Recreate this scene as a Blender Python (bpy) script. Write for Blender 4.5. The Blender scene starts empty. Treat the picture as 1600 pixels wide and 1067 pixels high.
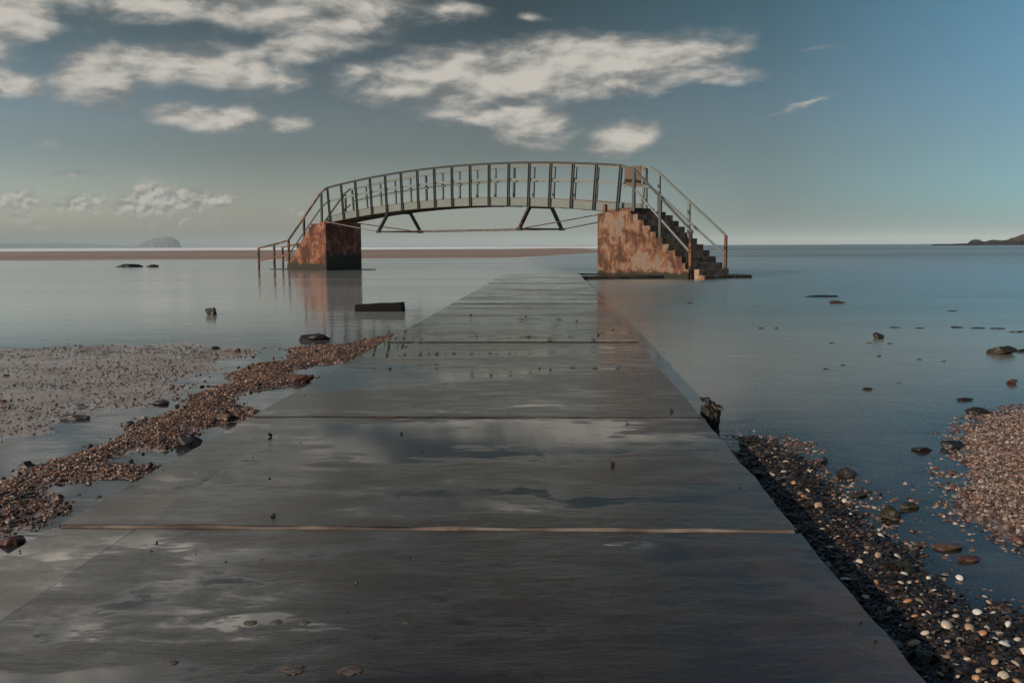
import bpy, bmesh, math, random
import numpy as np
from mathutils import Vector, Matrix, noise as mn

random.seed(7)
RNG = np.random.default_rng(11)
scn = bpy.context.scene
COL = scn.collection
R = math.radians

# ------------------------------------------------------------------ camera geometry
F = 1520.6                 # focal length in photo pixels (1600 wide)
CAMZ = 0.85                # tripod height over the path
PITCH = math.atan((533.5 - 384.1) / F)
ROLL = R(-0.27)
WZ = -0.10                 # water level; the path top is z = 0


def ray(px, py):
    c, s = math.cos(ROLL), math.sin(ROLL)
    a, b = px - 800, py - 533.5
    u = a * c + b * s
    v = -a * s + b * c
    cp, sp = math.cos(PITCH), math.sin(PITCH)
    return Vector((u / F, cp - (v / F) * sp, -sp - (v / F) * cp))


def gnd(px, py, z=WZ):
    """world point on the level z that stands at this place of the survey photograph"""
    d = ray(px, py)
    t = (z - CAMZ) / d.z
    return Vector((d.x * t, d.y * t, z))


def at_dist(px, py, dist):
    d = ray(px, py)
    t = dist / d.y
    return Vector((d.x * t, d.y * t, CAMZ + d.z * t))


# ------------------------------------------------------------------ object helpers
def tag(o, label=None, cat=None, group=None, kind=None):
    if label: o['label'] = label
    if cat: o['category'] = cat
    if group: o['group'] = group
    if kind: o['kind'] = kind
    return o


def link(name, me, mat=None, parent=None, loc=None, smooth=False):
    o = bpy.data.objects.new(name, me)
    COL.objects.link(o)
    if mat is not None:
        for m in (mat if isinstance(mat, (list, tuple)) else [mat]):
            me.materials.append(m)
    if parent: o.parent = parent
    if loc is not None: o.location = loc
    if smooth:
        for p in me.polygons: p.use_smooth = True
    return o


def from_bm(name, bm, mat, parent=None, loc=None, smooth=False, recalc=True):
    if recalc: bmesh.ops.recalc_face_normals(bm, faces=bm.faces)
    me = bpy.data.meshes.new(name)
    bm.to_mesh(me); bm.free()
    return link(name, me, mat, parent, loc, smooth)


def np_mesh(name, V, Fc, smooth=True):
    """mesh from numpy arrays, Fc an (n,3) or (n,4) array"""
    me = bpy.data.meshes.new(name)
    V = np.asarray(V, dtype=np.float32); Fc = np.asarray(Fc, dtype=np.int32)
    k = Fc.shape[1]
    me.vertices.add(len(V)); me.vertices.foreach_set('co', V.ravel())
    me.loops.add(Fc.size); me.loops.foreach_set('vertex_index', Fc.ravel())
    me.polygons.add(len(Fc))
    me.polygons.foreach_set('loop_start', np.arange(0, Fc.size, k, dtype=np.int32))
    me.polygons.foreach_set('loop_total', np.full(len(Fc), k, dtype=np.int32))
    me.polygons.foreach_set('use_smooth', np.full(len(Fc), smooth))
    me.update(calc_edges=True)
    me.validate()
    return me


def empty(name, loc=(0, 0, 0), rz=0.0):
    o = bpy.data.objects.new(name, None)
    COL.objects.link(o)
    o.location = loc; o.rotation_euler = (0, 0, rz)
    o.empty_display_size = 0.1
    return o


def add_box(bm, x0, x1, y0, y1, z0, z1, bev=0.0):
    vs = [bm.verts.new(p) for p in ((x0,y0,z0),(x1,y0,z0),(x1,y1,z0),(x0,y1,z0),(x0,y0,z1),(x1,y0,z1),(x1,y1,z1),(x0,y1,z1))]
    fs = [bm.faces.new([vs[i] for i in q]) for q in ((3,2,1,0),(4,5,6,7),(0,1,5,4),(1,2,6,5),(2,3,7,6),(3,0,4,7))]
    if bev:
        es = {e for f in fs for e in f.edges}
        bmesh.ops.bevel(bm, geom=list(es), offset=bev, segments=2, affect='EDGES', profile=0.6)


def add_bar(bm, p, q, w, h, side=None):
    """rectangular bar from p to q: w across, h in the other direction"""
    p, q = Vector(p), Vector(q)
    d = (q - p).normalized()
    a = Vector(side) if side else Vector((0, 1, 0))
    a = (a - d * a.dot(d)).normalized()
    b = d.cross(a)
    vs = []
    for c in (p, q):
        for i, j in ((-1,-1),(1,-1),(1,1),(-1,1)):
            vs.append(bm.verts.new(c + a * (w / 2 * i) + b * (h / 2 * j)))
    for f in ((0,1,2,3),(7,6,5,4),(0,4,5,1),(1,5,6,2),(2,6,7,3),(3,7,4,0)):
        bm.faces.new([vs[i] for i in f])


def add_tube(bm, pts, r, n=8):
    rings = []
    pts = [Vector(p) for p in pts]
    for i, p in enumerate(pts):
        d = (pts[min(i + 1, len(pts) - 1)] - pts[max(i - 1, 0)]).normalized()
        a = d.cross(Vector((0, 0, 1)))
        if a.length < 1e-3: a = Vector((1, 0, 0))
        a.normalize(); b = d.cross(a)
        rings.append([bm.verts.new(p + (a * math.cos(t) + b * math.sin(t)) * r) for t in [2 * math.pi * k / n for k in range(n)]])
    for A, B in zip(rings, rings[1:]):
        for k in range(n):
            bm.faces.new((A[k], A[(k + 1) % n], B[(k + 1) % n], B[k]))
    bm.faces.new(rings[0]); bm.faces.new(rings[-1][::-1])


def add_prism(bm, poly, y0, y1):
    """polygon in (x, z) extruded along y"""
    a = [bm.verts.new((x, y0, z)) for x, z in poly]
    b = [bm.verts.new((x, y1, z)) for x, z in poly]
    bm.faces.new(a); bm.faces.new(b[::-1])
    n = len(poly)
    for i in range(n):
        bm.faces.new((a[i], b[i], b[(i + 1) % n], a[(i + 1) % n]))


# ------------------------------------------------------------------ value noise in numpy
_P = np.random.default_rng(5).random((256, 256))


def vnoise(x, y):
    xi = np.floor(x).astype(int); yi = np.floor(y).astype(int)
    fx = x - xi; fy = y - yi
    fx = fx * fx * (3 - 2 * fx); fy = fy * fy * (3 - 2 * fy)
    g = lambda i, j: _P[i & 255, j & 255]
    return (g(xi, yi) * (1 - fx) + g(xi + 1, yi) * fx) * (1 - fy) + (g(xi, yi + 1) * (1 - fx) + g(xi + 1, yi + 1) * fx) * fy


def fbm(x, y, o=4):
    s = 0; a = 0.5; t = 0
    for k in range(o):
        s = s + a * vnoise(x * 2 ** k + 17.3 * k, y * 2 ** k + 9.1 * k); t += a; a *= 0.5
    return s / t - 0.5


def seg_sdf(P, poly):
    """signed distance to a polygon, positive inside; P (n,2)"""
    poly = np.asarray(poly, float)
    A = poly; B = np.roll(poly, -1, 0)
    d2 = np.full(len(P), 1e18); ins = np.zeros(len(P), bool)
    for a, b in zip(A, B):
        ab = b - a; ap = P - a
        t = np.clip((ap @ ab) / (ab @ ab + 1e-12), 0, 1)
        q = ap - t[:, None] * ab
        d2 = np.minimum(d2, (q * q).sum(1))
        c = (a[1] > P[:, 1]) != (b[1] > P[:, 1])
        with np.errstate(divide='ignore', invalid='ignore'):
            xx = (b[0] - a[0]) * (P[:, 1] - a[1]) / (b[1] - a[1]) + a[0]
        ins ^= c & (P[:, 0] < xx)
    d = np.sqrt(d2)
    return np.where(ins, d, -d)


# ------------------------------------------------------------------ materials
class NT:
    def __init__(self, tree):
        self.t = tree; self.n = tree.nodes; self.l = tree.links

    def new(self, typ, **kw):
        nd = self.n.new(typ)
        for k, v in kw.items(): setattr(nd, k, v)
        return nd

    def put(self, sock, v):
        if isinstance(v, bpy.types.NodeSocket): self.l.new(v, sock)
        elif v is not None: sock.default_value = v

    def m(self, op, a, b=None, c=None, clamp=False):
        nd = self.new('ShaderNodeMath', operation=op); nd.use_clamp = clamp
        self.put(nd.inputs[0], a); self.put(nd.inputs[1], b)
        if c is not None: self.put(nd.inputs[2], c)
        return nd.outputs[0]

    def mix(self, f, a, b, blend='MIX'):
        nd = self.new('ShaderNodeMix', data_type='RGBA', blend_type=blend)
        self.put(nd.inputs[0], f); self.put(nd.inputs[6], a); self.put(nd.inputs[7], b)
        return nd.outputs[2]

    def noise(self, vec, scale=1.0, detail=4, rough=0.55, dist=0.0):
        nd = self.new('ShaderNodeTexNoise')
        self.put(nd.inputs['Vector'], vec)
        nd.inputs['Scale'].default_value = scale; nd.inputs['Detail'].default_value = detail
        nd.inputs['Roughness'].default_value = rough; nd.inputs['Distortion'].default_value = dist
        return nd.outputs[0]

    def map(self, vec, sc=(1, 1, 1), loc=(0, 0, 0), rot=(0, 0, 0), typ='POINT'):
        nd = self.new('ShaderNodeMapping', vector_type=typ)
        self.put(nd.inputs['Vector'], vec)
        nd.inputs['Location'].default_value = loc; nd.inputs['Rotation'].default_value = rot; nd.inputs['Scale'].default_value = sc
        return nd.outputs[0]

    def ramp(self, f, stops, interp='LINEAR'):
        nd = self.new('ShaderNodeValToRGB'); r = nd.color_ramp; r.interpolation = interp
        while len(r.elements) < len(stops): r.elements.new(0.5)
        for e, (p, c) in zip(r.elements, stops):
            e.position = p
            e.color = (c, c, c, 1) if isinstance(c, (int, float)) else (*c, 1)
        self.put(nd.inputs[0], f)
        return nd.outputs[0]

    def rng(self, f, a, b, c=0.0, d=1.0, smooth=True):
        nd = self.new('ShaderNodeMapRange')
        nd.interpolation_type = 'SMOOTHSTEP' if smooth else 'LINEAR'
        self.put(nd.inputs[0], f)
        for i, v in enumerate((a, b, c, d)): self.put(nd.inputs[i + 1], v)
        return nd.outputs[0]

    def bump(self, h, strength=0.3, dist=0.01, normal=None):
        nd = self.new('ShaderNodeBump')
        nd.inputs['Strength'].default_value = strength; nd.inputs['Distance'].default_value = dist
        self.put(nd.inputs['Height'], h)
        if normal: self.put(nd.inputs['Normal'], normal)
        return nd.outputs[0]


def mat(name):
    m = bpy.data.materials.new(name); m.use_nodes = True
    T = NT(m.node_tree)
    b = m.node_tree.nodes['Principled BSDF']
    return m, T, b


def obj_co(T):
    return T.new('ShaderNodeTexCoord').outputs['Object']


def world_co(T):
    return T.new('ShaderNodeNewGeometry').outputs['Position']


def sep(T, v):
    s = T.new('ShaderNodeSeparateXYZ'); T.put(s.inputs[0], v); return s.outputs


def plain(name, stops, scale=8, rough=(0.4, 0.7), bump=0.3, bdist=0.004, metal=0.0, detail=6, wet=None, stretch=(1, 1, 1)):
    m, T, b = mat(name)
    co = T.map(obj_co(T), stretch)
    n = T.noise(co, scale, detail, 0.6)
    T.put(b.inputs['Base Color'], T.ramp(n, stops))
    n2 = T.noise(co, scale * 3.1, 5, 0.6)
    T.put(b.inputs['Roughness'], T.rng(n2, 0.3, 0.7, rough[0], rough[1]))
    T.put(b.inputs['Normal'], T.bump(n2, bump, bdist))
    b.inputs['Metallic'].default_value = metal
    return m


# wet concrete of the path
def wet_concrete(name, lo, hi, edge=False):
    m, T, b = mat(name)
    co = world_co(T)
    s = sep(T, co)
    big = T.noise(T.map(co, (0.35, 1.0, 1)), 1.3, 5, 0.6, 0.4)
    med = T.noise(T.map(co, (0.5, 1.3, 1)), 6.0, 7, 0.62, 0.3)
    fine = T.noise(co, 85, 6, 0.75)
    col = T.ramp(T.m('ADD', T.m('MULTIPLY', big, 0.5), T.m('MULTIPLY', fine, 0.5)),
                 [(0.3, (0.010, 0.0090, 0.0085)), (0.5, (0.024, 0.0195, 0.0165)), (0.68, (0.058, 0.043, 0.034))])
    # reddish algae near the right hand edge: u = distance from the centre line
    u = T.m('SUBTRACT', s[0], T.m('MULTIPLY', s[1], 0.0447))
    ed = T.m('MULTIPLY', T.rng(u, 0.2, 0.75), T.rng(T.noise(co, 3.2, 6, 0.65), 0.42, 0.62))
    col = T.mix(ed, col, (0.078, 0.038, 0.023, 1))
    # dried grit flecks
    fl = T.rng(T.noise(T.map(co, (0.6, 1, 1)), 24, 5, 0.7), 0.66, 0.74)
    col = T.mix(T.m('MULTIPLY', fl, 0.55), col, (0.085, 0.062, 0.048, 1))
    mm = T.rng(T.noise(co, 150, 4, 0.7), 0.35, 0.7)
    col = T.mix(T.m('MULTIPLY', mm, 0.45), col, T.mix(0.5, col, (0.055, 0.044, 0.036, 1)))
    pud = T.rng(T.m('ADD', T.m('MULTIPLY', big, 0.6), T.m('MULTIPLY', T.noise(T.map(co, (0.5, 1.1, 1)), 7.0, 9, 0.72, 0.3), 0.45)), 0.48, 0.61)
    ro = T.m('ADD', T.m('MULTIPLY', pud, hi - lo), T.m('ADD', lo, T.m('MULTIPLY', ed, 0.15)))
    ro = T.m('ADD', ro, T.m('MULTIPLY', T.m('MULTIPLY', mm, pud), 0.06))
    h = T.m('ADD', T.m('MULTIPLY', T.noise(T.map(co, (0.6, 1.1, 1)), 11.0, 8, 0.68, 0.3), T.m('ADD', 0.12, T.m('MULTIPLY', pud, 1.15))), T.m('MULTIPLY', fine, T.m('ADD', 0.04, T.m('MULTIPLY', pud, 0.55))))
    nb = T.bump(h, 0.5 if not edge else 0.2, 0.0020)
    T.n.remove(b)
    fr = T.new('ShaderNodeFresnel'); fr.inputs['IOR'].default_value = 1.72; T.put(fr.inputs['Normal'], nb)
    gl = T.new('ShaderNodeBsdfGlossy'); T.put(gl.inputs['Roughness'], ro); T.put(gl.inputs['Normal'], nb)
    T.put(gl.inputs['Color'], T.mix(pud, (0.98, 0.96, 0.93, 1), (0.76, 0.715, 0.67, 1)))
    di = T.new('ShaderNodeBsdfDiffuse'); T.put(di.inputs['Color'], col); T.put(di.inputs['Normal'], nb)
    mx = T.new('ShaderNodeMixShader'); T.put(mx.inputs[0], fr.outputs[0]); T.l.new(di.outputs[0], mx.inputs[1]); T.l.new(gl.outputs[0], mx.inputs[2])
    T.l.new(mx.outputs[0], T.n['Material Output'].inputs[0])
    return m


M_SLAB = wet_concrete('wet_concrete', 0.04, 0.165)
M_EDGE = wet_concrete('wet_edge_concrete', 0.02, 0.10, True)
M_JOINT = plain('joint_mortar', [(0.3, (0.045, 0.026, 0.018)), (0.47, (0.125, 0.088, 0.066)), (0.6, (0.24, 0.195, 0.16))], 3.2, (0.5, 0.8), 0.8, 0.008, detail=9)
M_JDARK = plain('dark_joint', [(0.3, (0.012, 0.009, 0.008)), (0.55, (0.035, 0.02, 0.014)), (0.75, (0.15, 0.10, 0.07))], 7, (0.4, 0.8), 0.6, 0.006)
M_SPOT = plain('worn_aggregate', [(0.3, (0.030, 0.022, 0.017)), (0.5, (0.085, 0.060, 0.045)), (0.7, (0.17, 0.125, 0.095))], 45, (0.35, 0.6), 0.9, 0.003)


def rust_concrete(name, stops, algae_z, algae_soft, streak=1.0):
    m, T, b = mat(name)
    co = obj_co(T); s = sep(T, co)
    n = T.noise(T.map(co, (1, 1, 0.8)), 2.3, 10, 0.74, 0.6)
    st = T.noise(T.map(co, (7, 7, 0.7)), 1.6, 7, 0.7, 0.3)
    fac = T.m('ADD', T.m('MULTIPLY', n, 1.0 - 0.24 * streak), T.m('MULTIPLY', st, 0.24 * streak))
    fac = T.rng(fac, 0.415, 0.585, 0.22, 0.78, False)
    col = T.ramp(fac, stops)
    sp = T.rng(T.noise(co, 11, 8, 0.75), 0.56, 0.68)
    col = T.mix(T.m('MULTIPLY', sp, 0.55), col, (0.07, 0.042, 0.03, 1))
    # weed and algae line left by the tide
    zz = T.m('SUBTRACT', T.m('ADD', s[2], 0), T.m('MULTIPLY', T.m('SUBTRACT', T.noise(T.map(co, (1, 1, 0.5)), 4.0, 9, 0.75), 0.5), algae_soft * 4.0))
    al = T.rng(zz, algae_z - 0.04, algae_z + 0.06, 1.0, 0.0)
    ac = T.ramp(T.noise(co, 14, 6, 0.7), [(0.35, (0.008, 0.009, 0.005)), (0.7, (0.030, 0.026, 0.012))])
    col = T.mix(al, col, ac)
    T.put(b.inputs['Base Color'], col)
    b.inputs['Roughness'].default_value = 0.75
    h = T.noise(co, 16, 9, 0.72)
    T.put(b.inputs['Normal'], T.bump(h, 0.75, 0.03))
    return m


M_PIER_R = rust_concrete('stained_concrete', [(0.30, (0.06, 0.024, 0.013)), (0.42, (0.150, 0.058, 0.026)), (0.52, (0.190, 0.086, 0.044)), (0.60, (0.265, 0.168, 0.112)), (0.72, (0.175, 0.140, 0.125))], 0.075, 0.10)
M_PIER_L = rust_concrete('rusty_concrete', [(0.30, (0.038, 0.012, 0.006)), (0.44, (0.100, 0.028, 0.011)), (0.58, (0.150, 0.043, 0.017)), (0.74, (0.24, 0.125, 0.078))], 0.16, 0.15)
M_PIER_IN = rust_concrete('weedy_concrete', [(0.30, (0.038, 0.012, 0.006)), (0.44, (0.100, 0.028, 0.011)), (0.58, (0.150, 0.043, 0.017)), (0.74, (0.24, 0.125, 0.078))], 0.55, 0.25)
M_STEP = rust_concrete('step_concrete', [(0.30, (0.11, 0.055, 0.034)), (0.5, (0.30, 0.155, 0.090)), (0.66, (0.42, 0.27, 0.18))], -0.2, 0.05)
M_BASE = rust_concrete('base_concrete', [(0.30, (0.012, 0.009, 0.007)), (0.5, (0.024, 0.016, 0.012)), (0.70, (0.050, 0.034, 0.025))], -0.2, 0.02)
M_BASE.node_tree.nodes['Principled BSDF'].inputs['Roughness'].default_value = 0.22


def painted(name, paint, rust_amt, rough=0.55):
    m, T, b = mat(name)
    co = obj_co(T)
    n = T.noise(co, 3.5, 9, 0.72, 0.2)
    r = T.rng(n, 0.66 - rust_amt, 0.72 - rust_amt)
    pc = T.mix(T.noise(co, 9, 5, 0.6), tuple(0.72 * c for c in paint) + (1,), tuple(1.25 * c for c in paint) + (1,))
    rc = T.ramp(T.noise(co, 25, 5, 0.6), [(0.35, (0.07, 0.028, 0.014)), (0.65, (0.26, 0.105, 0.045))])
    T.put(b.inputs['Base Color'], T.mix(r, pc, rc))
    b.inputs['Roughness'].default_value = rough
    T.put(b.inputs['Normal'], T.bump(T.m('ADD', T.noise(co, 40, 4, 0.6), T.m('MULTIPLY', r, 0.5)), 0.3, 0.003))
    return m


M_PALE = painted('pale_green_paint', (0.155, 0.178, 0.172), 0.02)
M_POST = painted('blue_grey_paint', (0.050, 0.062, 0.064), 0.02)
M_DARK = painted('dark_steel', (0.026, 0.029, 0.028), 0.06)
M_RUST = painted('rusty_steel', (0.030, 0.016, 0.012), 0.17, 0.75)
M_RUSTO = painted('orange_rust', (0.16, 0.065, 0.034), 0.14, 0.8)
M_BROWN = painted('brown_soffit', (0.035, 0.022, 0.016), 0.10, 0.8)
M_SIGN = painted('rusty_plate', (0.12, 0.078, 0.052), 0.09, 0.7)


def rock_mat(name, stops, rough=0.45, scale=18):
    m, T, b = mat(name)
    co = obj_co(T)
    T.put(b.inputs['Base Color'], T.ramp(T.noise(co, scale, 8, 0.68), stops))
    b.inputs['Roughness'].default_value = rough
    T.put(b.inputs['Normal'], T.bump(T.noise(co, scale * 2.2, 8, 0.7), 0.7, 0.006))
    return m


M_RK_DARK = rock_mat('dark_wet_rock', [(0.3, (0.007, 0.007, 0.006)), (0.6, (0.020, 0.017, 0.014)), (0.75, (0.042, 0.032, 0.026))], 0.35)
M_RK_BROWN = rock_mat('brown_rock', [(0.3, (0.035, 0.020, 0.012)), (0.55, (0.10, 0.058, 0.035)), (0.75, (0.17, 0.11, 0.075))], 0.45)
M_RK_RED = rock_mat('red_rock', [(0.3, (0.035, 0.014, 0.010)), (0.55, (0.095, 0.036, 0.026)), (0.75, (0.15, 0.075, 0.055))], 0.4)
M_RK_GREY = rock_mat('grey_rock', [(0.3, (0.012, 0.011, 0.010)), (0.55, (0.036, 0.030, 0.027)), (0.75, (0.08, 0.066, 0.058))], 0.4)
M_RK_MOSS = rock_mat('weedy_rock', [(0.3, (0.006, 0.006, 0.003)), (0.5, (0.022, 0.019, 0.007)), (0.62, (0.052, 0.038, 0.016)), (0.8, (0.02, 0.019, 0.007))], 0.5, 26)
M_BLOCK = rock_mat('black_block', [(0.3, (0.004, 0.004, 0.004)), (0.7, (0.014, 0.012, 0.011))], 0.75)
M_STUMP = rock_mat('weedy_stump', [(0.3, (0.003, 0.003, 0.002)), (0.5, (0.011, 0.010, 0.004)), (0.62, (0.032, 0.024, 0.010)), (0.8, (0.010, 0.010, 0.004))], 0.6, 30)
M_BLOCK.node_tree.nodes['Principled BSDF'].inputs['Specular IOR Level'].default_value = 0.12
M_HEAD = rock_mat('headland_rock', [(0.3, (0.03, 0.025, 0.022)), (0.5, (0.10, 0.075, 0.055)), (0.65, (0.20, 0.14, 0.10))], 0.9, 0.12)
_T = NT(M_HEAD.node_tree); _b = M_HEAD.node_tree.nodes['Principled BSDF']
_z = sep(_T, obj_co(_T))[2]
_f = _T.rng(_T.m('ADD', _z, _T.m('MULTIPLY', _T.noise(obj_co(_T), 0.25, 6, 0.7), 3.0)), 3.2, 5.0)
_T.put(_b.inputs['Base Color'], _T.mix(_f, (0.008, 0.007, 0.006, 1), _T.ramp(_T.noise(obj_co(_T), 0.3, 8, 0.7), [(0.3, (0.03, 0.02, 0.016)), (0.5, (0.085, 0.054, 0.038)), (0.7, (0.15, 0.10, 0.072))])))
M_ISLE = rock_mat('island_rock', [(0.3, (0.08, 0.08, 0.08)), (0.7, (0.2, 0.2, 0.19))], 0.9, 0.01)


def pebble_mat(name, stops, rough=0.4):
    m, T, b = mat(name)
    g = T.new('ShaderNodeNewGeometry')
    co = g.outputs['Position']
    rnd = g.outputs['Random Per Island']
    col = T.ramp(rnd, stops, 'CONSTANT')
    v = T.noise(co, 130, 4, 0.6)
    col = T.mix(T.rng(v, 0.3, 0.7, 0.0, 0.55), col, T.mix(0.6, col, (0.02, 0.014, 0.01, 1)))
    T.put(b.inputs['Base Color'], col)
    b.inputs['Roughness'].default_value = rough
    return m


M_PB_DARK = pebble_mat('dark_shingle_pebbles', [(0, (0.007, 0.007, 0.008)), (0.36, (0.014, 0.012, 0.011)), (0.60, (0.030, 0.018, 0.013)), (0.75, (0.070, 0.036, 0.021)), (0.87, (0.12, 0.07, 0.042)), (0.935, (0.04, 0.04, 0.04)), (0.97, (0.30, 0.225, 0.16)), (0.99, (0.50, 0.43, 0.35))])
M_PB_PALE = pebble_mat('pale_shell_gravel', [(0, (0.15, 0.085, 0.065)), (0.18, (0.09, 0.05, 0.038)), (0.34, (0.25, 0.155, 0.12)), (0.52, (0.34, 0.25, 0.205)), (0.68, (0.05, 0.035, 0.03)), (0.78, (0.52, 0.43, 0.37)), (0.90, (0.21, 0.10, 0.066))], 0.5)
M_PB_LEFT = pebble_mat('brown_shell_gravel', [(0, (0.14, 0.062, 0.036)), (0.22, (0.040, 0.023, 0.017)), (0.42, (0.26, 0.125, 0.070)), (0.58, (0.070, 0.036, 0.025)), (0.72, (0.36, 0.22, 0.14)), (0.86, (0.19, 0.090, 0.053)), (0.94, (0.58, 0.46, 0.36))], 0.45)
M_PB_SAND = pebble_mat('scattered_debris', [(0, (0.03, 0.018, 0.014)), (0.4, (0.065, 0.036, 0.028)), (0.7, (0.11, 0.065, 0.05)), (0.93, (0.32, 0.25, 0.2))], 0.45)


def shell_mat(name, a, b_, c):
    m, T, b = mat(name)
    co = obj_co(T)
    s = sep(T, co)
    rad = T.m('MULTIPLY', T.m('ADD', s[1], T.m('MULTIPLY', T.noise(co, 60, 3), 0.008)), 260)
    band = T.m('SINE', rad)
    col = T.mix(T.rng(band, -0.8, 0.9), a + (1,), b_ + (1,))
    col = T.mix(T.rng(T.noise(co, 90, 5, 0.65), 0.52, 0.7), col, c + (1,))
    T.put(b.inputs['Base Color'], col)
    b.inputs['Roughness'].default_value = 0.42
    return m


M_SHELL = [shell_mat('cream_shell', (0.52, 0.42, 0.30), (0.66, 0.57, 0.45), (0.34, 0.22, 0.13)),
           shell_mat('tan_shell', (0.36, 0.235, 0.14), (0.50, 0.36, 0.235), (0.20, 0.11, 0.06)),
           shell_mat('white_shell', (0.58, 0.55, 0.50), (0.72, 0.69, 0.63), (0.40, 0.34, 0.28)),
           shell_mat('orange_shell', (0.40, 0.17, 0.075), (0.50, 0.26, 0.13), (0.24, 0.10, 0.05))]
M_SNAIL = rock_mat('snail_shell', [(0.3, (0.008, 0.008, 0.008)), (0.7, (0.03, 0.026, 0.022))], 0.3, 60)

# ------------------------------------------------------------------ ground shape
px_poly = lambda L: np.array([[*gnd(a, b, WZ + 0.02).xy] for a, b in L])
POLY_SAND = px_poly([(-400, 552), (-150, 545), (0, 541), (150, 536), (250, 533), (330, 531), (400, 541), (395, 551), (330, 568), (298, 582), (305, 598), (270, 608), (150, 640), (60, 662), (0, 684), (-200, 735), (-500, 790)])
POLY_RIDGE = px_poly([(626, 517), (560, 532), (450, 541), (440, 555), (490, 556), (400, 566), (352, 580), (362, 592), (300, 612), (270, 640), (190, 662), (150, 690), (70, 716), (20, 742), (-60, 765), (-300, 850), (-300, 1000), (-120, 880), (0, 826), (60, 812), (118, 786), (92, 768), (84, 752), (150, 742), (236, 740), (246, 722), (170, 716), (196, 700), (262, 698), (300, 690), (322, 664), (388, 652), (418, 638), (372, 627), (398, 606), (440, 602), (505, 585), (440, 578), (500, 566), (545, 563), (618, 528)])
POLY_PATCH = px_poly([(620, 520), (560, 533), (455, 540), (450, 552), (520, 558), (590, 540)])
POLY_BAR = px_poly([(1150, 694), (1172, 674), (1228, 698), (1262, 728), (1300, 772), (1338, 806), (1400, 832), (1440, 868), (1500, 915), (1520, 940), (1562, 936), (1640, 965), (1900, 1150), (1900, 1500), (1500, 1500), (1440, 1075), (1380, 990), (1240, 830), (1180, 745)])
POLY_BANK = px_poly([(1700, 620), (1600, 634), (1545, 650), (1516, 680), (1500, 715), (1500, 750), (1524, 785), (1560, 808), (1620, 838), (1800, 900), (2100, 900), (2100, 700)])


sm = lambda v, a, b: np.clip((v - a) / (b - a), 0, 1)


def ground_parts(P):
    x, y = P[:, 0], P[:, 1]
    n1 = fbm(x * 2.2, y * 2.2, 5); n2 = fbm(x * 7 + 40, y * 7, 4)
    out = {}
    out['sand'] = seg_sdf(P, POLY_SAND) + n1 * 0.55 + n2 * 0.16
    out['ridge'] = np.maximum(seg_sdf(P, POLY_RIDGE), seg_sdf(P, POLY_PATCH)) + n2 * 0.15 + n1 * 0.10 - 0.025
    out['bar'] = seg_sdf(P, POLY_BAR) + n2 * 0.09 + n1 * 0.05
    out['bank'] = seg_sdf(P, POLY_BANK) + n2 * 0.10 + n1 * 0.08
    return out


def ground_z(P, parts=None):
    x, y = P[:, 0], P[:, 1]
    q = parts or ground_parts(P)
    prof = lambda sd, up, dn, top: np.where(sd > 0, top * (1 - np.exp(-sd * up / top)), np.maximum(sd * dn, -0.6))
    h = np.full(len(P), -0.42)
    h = np.maximum(h, prof(q['sand'], 0.03, 0.05, 0.010))
    h = np.maximum(h, prof(q['ridge'], 0.20, 0.10, 0.035))
    h = np.maximum(h, prof(q['bar'], 0.22, 0.050, 0.055))
    h = np.maximum(h, prof(q['bank'], 0.20, 0.050, 0.06))
    h = h + fbm(x * 3, y * 3, 4) * 0.022 + fbm(x * 0.9 + 7, y * 2.2, 3) * 0.022 * sm(q['sand'], -0.3, 0.1) + fbm(x * 14, y * 14, 3) * 0.010
    return WZ + h - np.where(y > 300, 2.0, 0.0)


# rows and columns: fine near the camera, coarse towards the horizon
ys = [-14, -8, -4, -2, -0.5, 0.6, 1.2]
while ys[-1] < 26: ys.append(ys[-1] + 0.011 * max(ys[-1], 1.2))
while ys[-1] < 20000: ys.append(ys[-1] * 1.12)
ys = np.array(ys)
ts = np.linspace(-1, 1, 481)
hw = 12 + 1.1 * np.maximum(ys, 0)
X = hw[:, None] * (0.30 * ts + 0.70 * np.sign(ts) * np.abs(ts) ** 2.6)[None, :]
Y = np.repeat(ys[:, None], len(ts), 1)
GP = np.c_[X.ravel(), Y.ravel()]
nr, nc = X.shape
idx = np.arange(nr * nc).reshape(nr, nc)
GF = np.stack([idx[:-1, :-1], idx[:-1, 1:], idx[1:, 1:], idx[1:, :-1]], -1).reshape(-1, 4)
parts = ground_parts(GP)
GZ = ground_z(GP, parts)
me = np_mesh('beach', np.c_[GP, GZ], GF)


def add_attr(me, name, arr):
    a = me.attributes.new(name, 'FLOAT', 'POINT')
    a.data.foreach_set('value', np.asarray(arr, np.float32))


add_attr(me, 'sandy', np.maximum(sm(parts['sand'], -0.25, 0.05), sm(-GP[:, 0], 0.3, 0.9)))
add_attr(me, 'pool', sm(-GP[:, 0], 0.3, 0.9) * sm(WZ + 0.004 - GZ, 0.0, 0.012))  # mask for the whitened pool bed, a painted stand-in for sky reflection
add_attr(me, 'pale', sm(parts['bank'], -0.35, 0.02))
add_attr(me, 'dark', sm(parts['bar'], -0.20, 0.05))
m, T, b = mat('beach_ground')
co = world_co(T)
att = lambda n: (lambda a: a.outputs['Fac'])(T.new('ShaderNodeAttribute', attribute_name=n))
vor = T.new('ShaderNodeTexVoronoi'); T.put(vor.inputs['Vector'], co); vor.inputs['Scale'].default_value = 85
vs = sep(T, vor.outputs['Color'])
col = T.ramp(vs[0], [(0.0, (0.06, 0.052, 0.046)), (0.45, (0.13, 0.108, 0.092)), (0.8, (0.20, 0.165, 0.14)), (0.97, (0.46, 0.40, 0.34))])
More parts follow.
